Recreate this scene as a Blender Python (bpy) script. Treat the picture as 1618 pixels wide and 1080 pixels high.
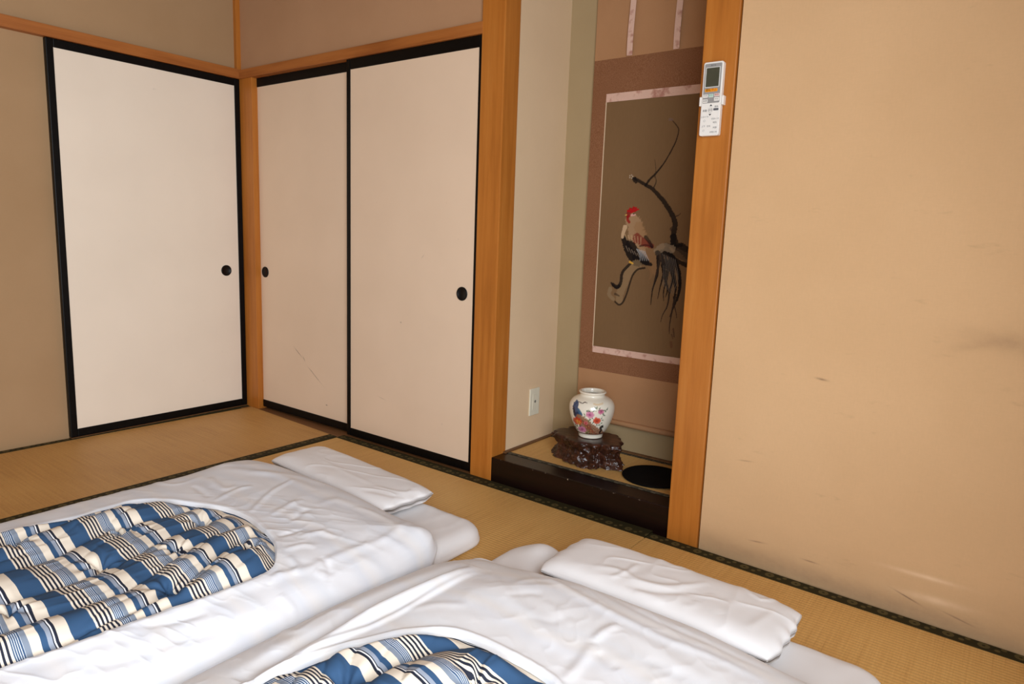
import bpy, bmesh, math, random
import numpy as np
from mathutils import Vector, Matrix
random.seed(3)
scene = bpy.context.scene
COL = scene.collection
for o in list(bpy.data.objects): bpy.data.objects.remove(o)

# ================= camera =================
F_PX, YAW, PITCH, ROLL = 1077.33, -0.637989, 0.154866, 0.0362935
CAM = Vector((3.42992, -2.13336, 1.00306))
fw = Vector((math.sin(YAW)*math.cos(PITCH), math.cos(YAW)*math.cos(PITCH), -math.sin(PITCH)))
rt = Vector((math.cos(YAW), -math.sin(YAW), 0)); up = rt.cross(fw)
r2 = rt*math.cos(ROLL)+up*math.sin(ROLL); u2 = -rt*math.sin(ROLL)+up*math.cos(ROLL)
cam = bpy.data.cameras.new('camera'); cam_o = bpy.data.objects.new('camera', cam); COL.objects.link(cam_o)
cam.sensor_width = 36; cam.lens = F_PX/1618*36; cam.clip_start = .02
m = Matrix((r2, u2, -fw)).transposed().to_4x4(); m.translation = CAM
cam_o.matrix_world = m
scene.camera = cam_o

# ================= world, light, exposure =================
w = bpy.data.worlds.new('world'); scene.world = w; w.use_nodes = True
w.node_tree.nodes['Background'].inputs[0].default_value = (.80, .88, 1, 1)
w.node_tree.nodes['Background'].inputs[1].default_value = 1.0
def area(name, loc, target, sx, sy, power, color):
    l = bpy.data.lights.new(name, 'AREA'); l.shape = 'RECTANGLE'; l.size = sx; l.size_y = sy
    l.energy = power; l.color = color
    o = bpy.data.objects.new(name, l); COL.objects.link(o); o.location = loc
    o.rotation_euler = (Vector(target)-Vector(loc)).to_track_quat('-Z', 'Y').to_euler()
    return o
area('window_daylight', (4.06, -2.75, 1.20), (2.0, -2.75, .60), 2.5, 1.7, 105, (.88, .94, 1))
scene.view_settings.view_transform = 'Standard'; scene.view_settings.look = 'None'
scene.view_settings.gamma = 1; scene.view_settings.use_curve_mapping = False
scene.view_settings.exposure = 0.46

# ================= helpers =================
def lin(c):
    return tuple(((v/255)/12.92 if v/255 <= .04045 else ((v/255+.055)/1.055)**2.4) for v in c)
def tag(o, label=None, cat=None, kind=None, group=None):
    if label: o['label'] = label
    if cat: o['category'] = cat
    if kind: o['kind'] = kind
    if group: o['group'] = group
    return o
def link(name, me, mat=None, parent=None, smooth=False):
    o = bpy.data.objects.new(name, me); COL.objects.link(o)
    if mat: me.materials.append(mat)
    if parent:
        o.parent = parent
        if parent.type == 'EMPTY' or True:
            bpy.context.view_layer.update()
            o.matrix_parent_inverse = parent.matrix_world.inverted()
    if smooth: me.shade_smooth()
    return o
def empty(name, loc):
    o = bpy.data.objects.new(name, None); COL.objects.link(o); o.location = loc; o.empty_display_size = .05
    return o
def bm_box(bm, x0, x1, y0, y1, z0, z1, bev=0.0, seg=2):
    r = bmesh.ops.create_cube(bm, size=1)
    vs = r['verts']
    for v in vs:
        v.co = Vector((x0+(v.co.x+.5)*(x1-x0), y0+(v.co.y+.5)*(y1-y0), z0+(v.co.z+.5)*(z1-z0)))
    if bev > 0:
        es = list({e for v in vs for e in v.link_edges})
        bmesh.ops.bevel(bm, geom=es, offset=bev, segments=seg, affect='EDGES', profile=.6)
def box(name, b, mat, parent=None, bev=.0015):
    bm = bmesh.new(); bm_box(bm, *b, bev=bev)
    me = bpy.data.meshes.new(name); bm.to_mesh(me); bm.free()
    return link(name, me, mat, parent)
def boxes(name, bs, mat, parent=None, bev=.0015):
    bm = bmesh.new()
    for b in bs: bm_box(bm, *b, bev=bev)
    me = bpy.data.meshes.new(name); bm.to_mesh(me); bm.free()
    return link(name, me, mat, parent)
def pydata(name, V, Fc, mat=None, parent=None, smooth=True, uv=None):
    me = bpy.data.meshes.new(name); me.from_pydata([tuple(map(float, v)) for v in V], [], [tuple(map(int, f)) for f in Fc])
    if uv is not None:
        l = me.uv_layers.new(name='UVMap')
        idx = np.empty(len(me.loops), dtype=np.int32); me.loops.foreach_get('vertex_index', idx)
        l.data.foreach_set('uv', np.asarray(uv, dtype=np.float32)[idx].ravel())
    return link(name, me, mat, parent, smooth)
def grid_faces(nu, nv, wrap_u=False, off=0):
    i = np.arange(nu if wrap_u else nu-1)[:, None]; j = np.arange(nv-1)[None, :]
    i2 = (i+1) % nu
    return np.stack([i*nv+j, i2*nv+j, i2*nv+j+1, i*nv+j+1], -1).reshape(-1, 4)+off

# ---- node materials ----
class NM:
    def __init__(s, name, rough=.6, spec=.4, color=(200, 200, 200)):
        s.m = bpy.data.materials.new(name); s.m.use_nodes = True
        s.t = s.m.node_tree; s.b = s.t.nodes['Principled BSDF']
        s.b.inputs['Roughness'].default_value = rough
        s.b.inputs['Specular IOR Level'].default_value = spec
        s.b.inputs['Base Color'].default_value = (*lin(color), 1)
    def n(s, typ, **kw):
        nd = s.t.nodes.new(typ)
        for k, v in kw.items(): setattr(nd, k, v)
        return nd
    def l(s, a, b): s.t.links.new(a, b)
    def coord(s, which='Object', scale=(1, 1, 1), loc=(0, 0, 0)):
        c = s.n('ShaderNodeTexCoord'); mp = s.n('ShaderNodeMapping')
        mp.inputs['Scale'].default_value = scale; mp.inputs['Location'].default_value = loc
        s.l(c.outputs[which], mp.inputs[0]); return mp.outputs[0]
    def noise(s, vec, scale, detail=3, rough=.5):
        nd = s.n('ShaderNodeTexNoise'); nd.inputs['Scale'].default_value = scale
        nd.inputs['Detail'].default_value = detail; nd.inputs['Roughness'].default_value = rough
        s.l(vec, nd.inputs['Vector']); return nd.outputs['Fac']
    def ramp(s, fac, stops, interp='LINEAR'):
        nd = s.n('ShaderNodeValToRGB'); cr = nd.color_ramp; cr.interpolation = interp
        while len(cr.elements) < len(stops): cr.elements.new(.5)
        for e, (p, c) in zip(cr.elements, stops): e.position = p; e.color = (*lin(c), 1)
        s.l(fac, nd.inputs[0]); return nd.outputs[0]
    def math(s, op, a, b=None, c=None, clamp=False):
        nd = s.n('ShaderNodeMath', operation=op, use_clamp=clamp)
        for i, v in enumerate((a, b, c)):
            if v is None: continue
            if isinstance(v, (int, float)): nd.inputs[i].default_value = v
            else: s.l(v, nd.inputs[i])
        return nd.outputs[0]
    def mix(s, fac, a, b, mode='MIX'):
        nd = s.n('ShaderNodeMix', data_type='RGBA', blend_type=mode)
        for i, v in ((0, fac), (6, a), (7, b)):
            if isinstance(v, (int, float)): nd.inputs[i].default_value = v
            elif isinstance(v, tuple): nd.inputs[i].default_value = (*lin(v), 1)
            else: s.l(v, nd.inputs[i])
        return nd.outputs[2]
    def bump(s, h, strength=.3, dist=.001):
        nd = s.n('ShaderNodeBump'); nd.inputs['Strength'].default_value = strength; nd.inputs['Distance'].default_value = dist
        s.l(h, nd.inputs['Height']); s.l(nd.outputs[0], s.b.inputs['Normal'])
    def col(s, c): s.l(c, s.b.inputs['Base Color'])

def marks(M, cc, lst):
    """scuffs and stains: (x, z, half length, half height, angle, colour, strength)"""
    s_ = M.n('ShaderNodeSeparateXYZ'); M.l(M.coord('Object'), s_.inputs[0])
    nz = M.noise(M.coord('Object', (30, 30, 45)), 1, 4, .6)
    for x, z, a, b, ang, c, k in lst:
        dx = M.math('SUBTRACT', s_.outputs[0], x); dz = M.math('SUBTRACT', s_.outputs[2], z)
        ca, sa = math.cos(ang), math.sin(ang)
        p = M.math('DIVIDE', M.math('ADD', M.math('MULTIPLY', dx, ca), M.math('MULTIPLY', dz, sa)), a)
        q = M.math('DIVIDE', M.math('SUBTRACT', M.math('MULTIPLY', dz, ca), M.math('MULTIPLY', dx, sa)), b)
        d = M.math('ADD', M.math('MULTIPLY', p, p), M.math('MULTIPLY', q, q))
        f = M.math('POWER', 2.718, M.math('MULTIPLY', d, -1))
        f = M.math('MULTIPLY', M.math('MULTIPLY', f, M.math('ADD', .35, M.math('MULTIPLY', nz, 1.3))), k, clamp=True)
        cc = M.mix(f, cc, c)
    M.col(cc); return cc
def wood(name, c1, c2, c3, rough=.38, horizontal=None):
    M = NM(name, rough, .4)
    sc = {None: (26, 26, 1.3), 'x': (1.3, 26, 26), 'y': (26, 1.3, 26)}[horizontal]
    v = M.coord('Object', sc)
    f = M.noise(v, 1.6, 5, .6); f2 = M.noise(M.coord('Object', tuple(k*5 for k in sc)), 2, 3, .6)
    f3 = M.noise(M.coord('Object'), 1.7, 2)
    ff = M.math('ADD', M.math('MULTIPLY', f, .6), M.math('MULTIPLY', f3, .4))
    c = M.ramp(ff, [(.32, c1), (.5, c2), (.68, c3)])
    c = M.mix(M.math('MULTIPLY', f2, .35), c, c1)
    M.col(c); M.bump(f2, .12, .0006)
    return M.m
def plaster(name, c, dirt=0, streak=.5):
    M = NM(name, .92, .1)
    v = M.coord('Object')
    f = M.noise(v, 2.2, 4, .55); g = M.noise(M.coord('Object', (230, 230, 60)), 1, 2); g2 = M.noise(M.coord('Object', (60, 60, 320)), 1, 2)
    d = tuple(max(0, k-5) for k in c); e = tuple(min(255, k+3) for k in c)
    cc = M.ramp(f, [(.3, d), (.7, e)])
    gm = M.math('ADD', M.math('MULTIPLY', g, .5), M.math('MULTIPLY', g2, .5))
    cc = M.mix(M.math('MULTIPLY', gm, .16*streak*2), cc, tuple(int(k*.82) for k in c))
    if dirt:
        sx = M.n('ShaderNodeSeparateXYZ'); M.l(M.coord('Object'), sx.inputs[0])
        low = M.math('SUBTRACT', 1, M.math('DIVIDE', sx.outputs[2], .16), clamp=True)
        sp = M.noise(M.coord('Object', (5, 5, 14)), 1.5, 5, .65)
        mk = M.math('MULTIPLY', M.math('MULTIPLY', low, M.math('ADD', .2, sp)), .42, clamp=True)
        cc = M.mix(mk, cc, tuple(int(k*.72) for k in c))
        sm = M.noise(M.coord('Object', (7, 7, 22), (.3, 0, .2)), 1.2, 4, .6)
        cc = M.mix(M.math('MULTIPLY', M.math('SUBTRACT', sm, .66, clamp=True), 2.2, clamp=True), cc, tuple(int(k*.7) for k in c))
    M.col(cc); M.bump(gm, .25, .0006)
    return M, cc

WOOD = wood('post_wood', (158, 92, 30), (184, 112, 42), (196, 126, 54), .42)
WOODX = wood('lintel_wood_x', (140, 78, 32), (172, 104, 48), (184, 116, 58), .45, 'x')
WOODY = wood('lintel_wood_y', (140, 78, 32), (172, 104, 48), (184, 116, 58), .45, 'y')
SILL = wood('sill_wood', (96, 62, 34), (128, 86, 50), (140, 98, 60), .5, 'x')
PL_LEFT = plaster('plaster_left', (172, 139, 103))[0].m
PL_NEUT = plaster('plaster_unseen', (170, 166, 158))[0].m
PL_BACK = plaster('plaster_back', (184, 143, 108))[0].m
_M, _c = plaster('wall_cloth_right', (219, 180, 136), 1, .9)
DK, LT = (150, 120, 92), (236, 204, 166)
marks(_M, _c, [(3.42, .786, .10, .022, -.1, DK, .30), (3.52, .79, .10, .06, 0, DK, .22), (3.345, .765, .05, .012, .2, DK, .2), (2.998, .624, .016, .003, -.1, DK, .8), (3.31, .128, .075, .006, .02, LT, .7),
               (3.34, .070, .07, .010, .05, LT, .6), (3.28, .055, .03, .002, -.3, DK, .9), (3.40, .040, .03, .002, -.2, DK, .9), (2.80, .33, .02, .002, .1, DK, .5), (2.86, .08, .02, .002, .1, DK, .8), (3.02, .07, .02, .002, 0, DK, .8),
               (3.15, .02, .5, .03, -.02, DK, .45)])
PL_RIGHT = _M.m
PL_TOKO = plaster('plaster_alcove', (226, 197, 160), 0, .4)[0].m
PL_TOKO_SHADED = plaster('plaster_alcove_shaded', (172, 150, 114), 0, .4)[0].m  # darker copy of the alcove plaster, shade inside the alcove put into its colour
M = NM('ceiling_wood', .6, .3); v = M.coord('Object', (14, 1.2, 1)); M.col(M.ramp(M.noise(v, 2, 4), [(.3, (112, 86, 62)), (.7, (134, 104, 76))])); CEIL = M.m

def flat(name, c, rough=.5, spec=.4, bump=0, var=6, nscale=30):
    M = NM(name, rough, spec); f = M.noise(M.coord('Object'), nscale, 3)
    M.col(M.ramp(f, [(.3, tuple(max(0, k-var) for k in c)), (.7, tuple(min(255, k+var) for k in c))]))
    if bump: M.bump(M.noise(M.coord('Object'), nscale*10, 2), bump, .0005)
    return M.m
LACQ = flat('black_lacquer_frame', (7, 6, 6), .42, .18, 0, 2)
HIK = flat('black_pull_metal', (6, 5, 5), .45, .3, 0, 2)
def paper(name, c, scratch=None):
    M = NM(name, .8, .2)
    f = M.noise(M.coord('Object'), 3, 4); g = M.noise(M.coord('Object', (300, 300, 300)), 1, 2)
    cc = M.ramp(f, [(.3, tuple(k-3 for k in c)), (.7, tuple(min(255, k+2) for k in c))])
    sp = M.noise(M.coord('Object'), 26, 2, .4)
    cc = M.mix(M.math('MULTIPLY', M.math('SUBTRACT', sp, .76, clamp=True), 3, clamp=True), cc, tuple(int(k*.75) for k in c))
    M.col(cc); M.bump(g, .08, .0004)
    if scratch: marks(M, cc, scratch)
    return M.m
PAP1 = paper('sliding_door_paper', (236, 221, 202))
DS = (120, 96, 78)
PAP2 = paper('closet_door_paper', (229, 203, 176), [(.43, .355, .032, .0018, -.6, DS, .9), (.477, .328, .012, .0018, -.9, DS, .9), (.57, .25, .055, .0014, -.58, DS, .8), (.535, .275, .02, .0014, -.5, DS, .5), (.66, .113, .006, .003, 0, DS, .8), (1.22, .60, .004, .003, 0, DS, .5), (1.10, .23, .02, .0012, -.2, DS, .4), (1.35, .9, .01, .0015, .8, DS, .35)])

# tatami: UV in metres, u along the long side
def tatami(name, c1, c2, c3):
    M = NM(name, .5, .4)
    uv = M.n('ShaderNodeUVMap').outputs[0]
    def mp(sc):
        q = M.n('ShaderNodeMapping'); q.inputs['Scale'].default_value = sc; M.l(uv, q.inputs[0]); return q.outputs[0]
    sx = M.n('ShaderNodeSeparateXYZ'); M.l(uv, sx.inputs[0])
    ridge = M.math('ABSOLUTE', M.math('SINE', M.math('MULTIPLY', sx.outputs[1], math.pi/.0135)))
    strand = M.noise(mp((700, 42, 1)), 1, 2, .5)
    strand2 = M.noise(mp((180, 3, 1)), 1, 3, .6)
    big = M.noise(mp((1.6, 1.6, 1)), 1.5, 3)
    cells = M.noise(mp((240, 74, 1)), 1, 1, .5)
    f = M.math('ADD', M.math('MULTIPLY', strand2, .45), M.math('ADD', M.math('MULTIPLY', big, .35), M.math('MULTIPLY', cells, .2)))
    c = M.ramp(f, [(.34, c1), (.5, c2), (.66, c3)])
    gr = M.math('SUBTRACT', 1, M.math('POWER', ridge, .5), clamp=True)
    c = M.mix(M.math('MULTIPLY', gr, .42), c, tuple(int(k*.62) for k in c1))
    c = M.mix(M.math('MULTIPLY', strand, .22), c, tuple(int(k*.8) for k in c1))
    M.col(c)
    h = M.math('ADD', M.math('MULTIPLY', ridge, .7), M.math('MULTIPLY', strand, .3)); M.bump(h, .5, .0012)
    return M.m
TAT = tatami('tatami_rush', (206, 156, 88), (226, 178, 106), (238, 194, 120))
TAT2 = tatami('tatami_rush_worn', (190, 140, 78), (210, 160, 92), (222, 174, 104))

# cloth border with woven flower motif, UV in metres (u along, v 0..width)
def heri(name, base, motif, W=.045, P=.078):
    M = NM(name, .75, .2)
    sx = M.n('ShaderNodeSeparateXYZ'); M.l(M.n('ShaderNodeUVMap').outputs[0], sx.inputs[0])
    u = M.math('FRACT', M.math('DIVIDE', sx.outputs[0], P))
    def ell(cu, cv, ru, rv):
        a = M.math('POWER', M.math('DIVIDE', M.math('SUBTRACT', u, cu), ru/P), 2)
        b = M.math('POWER', M.math('DIVIDE', M.math('SUBTRACT', sx.outputs[1], cv), rv), 2)
        return M.math('SUBTRACT', 1, M.math('ADD', a, b))
    d = ell(.28, W*.5, .0125, .0125)
    big = M.math('MULTIPLY', M.math('SUBTRACT', 1, M.math('ABSOLUTE', M.math('SUBTRACT', d, .35))), 1, clamp=True)
    big = M.math('GREATER_THAN', big, .45)
    s1 = M.math('GREATER_THAN', ell(.66, W*.36, .0065, .0065), 0); s2 = M.math('GREATER_THAN', ell(.83, W*.68, .0065, .0065), 0)
    mk = M.math('MAXIMUM', big, M.math('MAXIMUM', s1, s2))
    g = M.noise(M.coord('Object', (400, 400, 400)), 1, 2)
    c = M.mix(M.math('MULTIPLY', mk, .62), base, motif)
    c = M.mix(M.math('MULTIPLY', g, .3), c, tuple(int(k*.6) for k in base))
    M.col(c); M.bump(g, .3, .0004); return M.m
HERI = heri('tatami_border_cloth', (50, 44, 20), (112, 98, 60))
HERI2 = heri('alcove_border_cloth', (62, 58, 46), (118, 108, 88), .022, .05)
CORE = flat('tatami_core_straw', (120, 96, 58), .9, .1)

# ================= structure =================
H = 2.36
def struct(o, label, cat=None): return tag(o, label, cat, 'structure')
XR, YF = 3.98, -4.9
FLOOR = struct(box('floor', (-.2, XR+.1, YF-.1, .5, -.16, -.055), CORE, bev=0), 'straw-coloured floor covered with tatami behind and under the bedding')
struct(box('ceiling', (-.1, XR+.1, YF-.1, .5, H, H+.05), CEIL, bev=0), 'brown board ceiling of the tatami room')
struct(box('wall_left', (-.15, -.028, YF, .08, -.05, H), PL_LEFT, bev=0), 'beige plaster wall on the left behind the lone sliding door')
struct(box('wall_front', (-.15, XR+.1, YF-.1, YF, -.05, H), PL_NEUT, bev=0), 'pale wall behind the camera')
wr = [(XR, XR+.1, YF, -4.02, -.05, H), (XR, XR+.1, -1.46, .0, -.05, H), (XR, XR+.1, -4.02, -1.46, 2.15, H), (XR, XR+.1, -4.02, -1.46, -.05, .25)]
struct(boxes('wall_right', wr, PL_NEUT, bev=0), 'beige plaster wall around the window on the right')
wf = [(XR+.03, XR+.07, -4.02, -3.98, .25, 2.15), (XR+.03, XR+.07, -1.50, -1.46, .25, 2.15), (XR+.03, XR+.07, -4.02, -1.46, 2.11, 2.15), (XR+.03, XR+.07, -4.02, -1.46, .25, .29)]
struct(boxes('window_1', wf, flat('window_aluminium', (150, 150, 148), .35, .5), bev=.002), 'grey metal window frame on the right wall')
# back wall above the closet doors, alcove shell
struct(box('wall_back', (-.03, 1.665, .012, .09, 1.80, H), PL_BACK, bev=0), 'beige plaster wall above the closet doors')
struct(box('wall_closet', (-.03, 1.70, .062, .1, -.05, 1.81), flat('closet_dark', (40, 32, 26), .9, .1), bev=0), 'dark closet back behind the sliding doors')
struct(box('wall_alcove_left', (1.70, 1.768, .085, .52, -.05, H), PL_TOKO, bev=0), 'grey-beige alcove side wall with the small outlet')
struct(box('wall_alcove_back', (1.768, 2.70, .448, .52, -.05, H), PL_TOKO_SHADED, bev=0), 'grey-beige alcove back wall behind the hanging scroll')
struct(box('wall_alcove_right', (2.585, 2.70, .08, .448, -.05, H), PL_TOKO_SHADED, bev=0), 'hidden alcove side wall behind the right post')
xa, xb = 2.6715, XR+.02
ya, yb = -.024, -.026-.0477*(xb-2.667)
V = [(xa, ya, -.05), (xb, yb, -.05), (xb, .08, -.05), (xa, .08, -.05), (xa, ya, H), (xb, yb, H), (xb, .08, H), (xa, .08, H)]
struct(pydata('wall_alcove_side', V, [(0, 1, 5, 4), (1, 2, 6, 5), (2, 3, 7, 6), (3, 0, 4, 7), (4, 5, 6, 7)], PL_RIGHT, smooth=False), 'large tan cloth-papered wall right of the alcove post with scuffs near the floor')
# crease / seam strip on alcove back wall
struct(box('trim_left_lintel', (-.03, .010, YF, .0, 1.763, 1.811), WOODY), 'wooden lintel rail above the left sliding door')
struct(box('trim_back_lintel', (.0, 1.66, -.010, .035, 1.763, 1.807), WOODX), 'wooden lintel rail above the two closet doors')
struct(box('trim_corner_strip', (-.029, -.004, -.012, .013, 1.80, H), WOOD), 'thin vertical wooden strip in the corner above the lintels')
struct(box('trim_corner_post', (-.028, .108, -.001, .06, -.05, 1.765), WOOD, bev=.002), 'slim wooden corner post between the left door and closet doors')
struct(box('trim_sill', (.0, 1.66, -.052, .06, -.05, -.002), SILL), 'brown wooden sill under the closet doors')
struct(box('trim_left_sill', (-.03, .002, -.897, .0, -.05, .004), SILL), 'dark wooden track under the left sliding door')
struct(box('trim_big_pillar', (1.657, 1.770, -.008, .088, -.05, H), WOOD, bev=.004), 'wide orange-brown wooden pillar left of the alcove')
struct(box('trim_gap_shade', (2.66, 2.69, .0, .06, -.05, H), flat('painted_gap_shade', (40, 26, 16), .9, .1), bev=0), 'dark strip painted as the shade in the narrow gap between the right post and the tan wall')  # added strip, its dark colour stands in for the shade in the gap
struct(box('trim_right_post', (2.560, 2.667, -.032, .08, -.05, H), WOOD, bev=.003), 'orange-brown wooden post right of the alcove holding the remote')
M = NM('alcove_beam_lacquer', .3, .35)
sx = M.n('ShaderNodeSeparateXYZ'); M.l(M.coord('Object'), sx.inputs[0])
g = M.noise(M.coord('Object', (90, 30, 120)), 1, 4, .6)
edge = M.math('SUBTRACT', 1, M.math('DIVIDE', M.math('ABSOLUTE', M.math('SUBTRACT', sx.outputs[2], .098)), .006), clamp=True)
fr = M.math('SUBTRACT', 1, M.math('DIVIDE', M.math('ABSOLUTE', M.math('ADD', sx.outputs[1], .008)), .006), clamp=True)
mk = M.math('MULTIPLY', M.math('MULTIPLY', edge, fr), M.math('GREATER_THAN', g, .66))
c = M.ramp(M.noise(M.coord('Object', (2, 30, 30)), 2, 4), [(.3, (14, 6, 4)), (.7, (26, 10, 8))])
M.col(M.mix(mk, c, (170, 150, 130)))
struct(box('trim_alcove_beam', (1.770, 2.562, -.008, .078, -.05, .100), M.m, bev=.003), 'dark lacquered beam at the alcove front with chipped edge')
TRD = wood('alcove_trim_wood', (92, 60, 34), (120, 82, 48), (134, 94, 58), .5, 'y')
struct(box('trim_alcove_left', (1.767, 1.785, .07, .45, .06, .106), TRD), 'thin brown wooden edge along the alcove side wall')
struct(box('trim_alcove_back', (1.77, 2.60, .428, .45, .06, .106), TRD), 'thin brown wooden edge along the alcove back wall')

# ================= tatami mats =================
def slab(name, q, z0, z1, mat, parent=None, uax=(1, 0), round_=0):
    """q: four xy corners counter-clockwise"""
    V = [(x, y, z0) for x, y in q]+[(x, y, z1) for x, y in q]
    u = Vector((uax[0], uax[1])); 
    o = q[0]
    def uvf(x, y):
        d = Vector((x-o[0], y-o[1])); return (d.dot(u), abs(d.dot(Vector((-u.y, u.x)))))
    uv = [uvf(v[0], v[1]) for v in V]
    return pydata(name, V, [(4, 5, 6, 7), (0, 1, 5, 4), (1, 2, 6, 5), (2, 3, 7, 6), (3, 0, 4, 7)], mat, parent, False, uv)
def mat_thing(q, strips, label, mat, uax):
    cx = sum(p[0] for p in q)/4; cy = sum(p[1] for p in q)/4
    e = empty('tatami_mat', (cx, cy, -.05)); tag(e, label, 'tatami mat', None, 'tatami mats of the floor')
    slab('rush_cover', q, -.05, 0, mat, e, uax)
    for s in strips:
        d = Vector((s[1][0]-s[0][0], s[1][1]-s[0][1])).normalized()
        slab('cloth_border', s, -.045, .0022, HERI, e, d if uax == (1, 0) else uax)
    return e
mat_thing([(.836, -1.72), (.836, -.046), (.045, -.004), (-.02, -1.72)][::-1][::-1], 
          [[(.783, -1.72), (.838, -1.72), (.838, -.048), (.783, -.045)], [(-.027, -1.72), (.012, -1.72), (.018, -.004), (-.0, -.004)]],
          'tatami mat along the left wall in front of the lone sliding door', TAT2, (0, 1))
mat_thing([(.846, -.875), (2.500, -.875), (2.500, -.020), (.846, -.010)], [[(.846, -.055), (2.500, -.080), (2.500, -.014), (.846, -.010)], [(.846, -.875), (2.500, -.875), (2.500, -.83), (.846, -.83)]],
          'tatami mat in front of the closet and alcove beyond the pillows', TAT, (1, 0))
mat_thing([(2.504, -.875), (XR-.01, -.875), (XR-.01, -.10), (2.504, -.034)], [[(2.504, -.079), (XR-.01, -.124), (XR-.01, -.091), (2.504, -.034)], [(2.504, -.875), (XR-.01, -.875), (XR-.01, -.83), (2.504, -.83)]],
          'tatami mat along the large tan wall at the lower right', TAT, (1, 0))
slab('rush_cover', [(-.02, YF), (.840, YF), (.840, -1.724), (-.02, -1.724)], -.054, -.0008, TAT2, FLOOR, (0, 1))
slab('rush_cover', [(.846, YF), (XR-.01, YF), (XR-.01, -.879), (.846, -.879)], -.054, -.0008, TAT, FLOOR, (1, 0))
for yy in (-1.75, -2.62, -3.49): slab('cloth_border', [(.846, yy-.09), (XR-.01, yy-.09), (XR-.01, yy), (.846, yy)], -.05, .0012, HERI, FLOOR, (1, 0))
slab('cloth_border', [(.786, YF), (.840, YF), (.840, -1.724), (.786, -1.724)], -.05, .0012, HERI, FLOOR, (0, 1))
e = empty('alcove_mat', (2.17, .25, .06)); tag(e, 'narrow tatami mat on the raised alcove floor under the vase stand', 'tatami mat')
slab('rush_cover', [(1.786, .079), (2.584, .079), (2.584, .427), (1.786, .427)], .04, .1, TAT, e, (1, 0))
slab('cloth_border', [(1.786, .079), (2.584, .079), (2.584, .098), (1.786, .098)], .05, .1018, HERI2, e, (1, 0))
slab('cloth_border', [(1.786, .408), (2.584, .408), (2.584, .427), (1.786, .427)], .05, .1018, HERI2, e, (1, 0))

# ================= sliding doors =================
def disc(bm, c, r, d, axis, seg=40, dish=True):
    """recessed pull: ring and shallow bowl facing `axis` (unit vector), base plane through c"""
    a = Vector(axis); s = a.orthogonal().normalized(); t = a.cross(s)
    prof = [(r, 0), (r, d), (r*.86, d*1.15), (r*.80, d*.8), (r*.74, d*.25), (0, d*.15)] if dish else [(r, 0), (r, d), (0, d)]
    rings = []
    for rr, h in prof:
        if rr == 0: rings.append([bm.verts.new(Vector(c)+a*h)])
        else: rings.append([bm.verts.new(Vector(c)+a*h+(s*math.cos(2*math.pi*i/seg)+t*math.sin(2*math.pi*i/seg))*rr) for i in range(seg)])
    for A, B in zip(rings, rings[1:]):
        for i in range(seg):
            j = (i+1) % seg
            if len(B) == 1: bm.faces.new((A[i], A[j], B[0]))
            else: bm.faces.new((A[i], A[j], B[j], B[i]))
def sliding_door(name, label, axis, a0, a1, face, back, z0, z1, stile, top, bot, pull, pap):
    """axis 'x': panel in the xz plane, front at y=face; axis 'y': front at x=face"""
    def B(p0, p1, d0, d1, q0, q1):
        return (p0, p1, min(d0, d1), max(d0, d1), q0, q1) if axis == 'x' else (min(d0, d1), max(d0, d1), p0, p1, q0, q1)
    sg = -1 if axis == 'x' else 1
    e = empty(name, ((a0+a1)/2, face, z0) if axis == 'x' else (face, (a0+a1)/2, z0)); tag(e, label, 'door', 'structure')
    box('door_panel', B(a0+.01, a1-.01, face-sg*.004, back, z0+.01, z1-.01), pap, e, .0)
    for s, b in enumerate((B(a0, a0+stile, face, back, z0, z1), B(a1-stile, a1, face, back, z0, z1))): box('door_stile', b, LACQ, e, .003)
    box('door_rail', B(a0+stile, a1-stile, face-sg*.001, back, z1-top, z1), LACQ, e, .003)
    box('door_rail', B(a0+stile, a1-stile, face-sg*.001, back, z0, z0+bot), LACQ, e, .003)
    bm = bmesh.new()
    pp, pz = pull
    if axis == 'x': disc(bm, (pp, face+.0035, pz), .0285, .0035, (0, -1, 0))
    else: disc(bm, (face-.0035, pp, pz), .0285, .0035, (1, 0, 0))
    bmesh.ops.recalc_face_normals(bm, faces=bm.faces)
    me = bpy.data.meshes.new('door_pull'); bm.to_mesh(me); bm.free(); link('door_pull', me, HIK, e, True)
    return e
sliding_door('door_1', 'single cream sliding door with black frame on the left wall', 'y', -.898, -.002, 0.0, -.027, .006, 1.762, .029, .036, .037, (-.105, .762), PAP1)
sliding_door('door_2', 'rear closet sliding door next to the corner post, partly overlapped', 'x', .062, .905, .028, .052, .008, 1.764, .030, .045, .040, (.150, .760), PAP2)
sliding_door('door_3', 'front closet sliding door next to the wide wooden pillar', 'x', .855, 1.662, .001, .025, .006, 1.764, .024, .046, .038, (1.579, .757), PAP2)
# small outlet plate in the alcove
e = empty('wall_outlet', (1.768, .285, .285)); tag(e, 'small ivory outlet plate on the alcove side wall left of the vase', 'outlet')
IV = flat('ivory_plastic', (226, 220, 198), .4, .4, 0, 3)
box('cover_plate', (1.768, 1.775, .248, .318, .225, .345), IV, e, .002)
box('outlet_insert', (1.775, 1.7765, .266, .300, .250, .320), IV, e, .0006)
bm = bmesh.new(); disc(bm, (1.7765, .283, .286), .006, .0015, (1, 0, 0), 16); me = bpy.data.meshes.new('jack'); bm.to_mesh(me); bm.free()
link('jack', me, flat('grey_jack', (120, 116, 104), .4), e, True)

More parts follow.
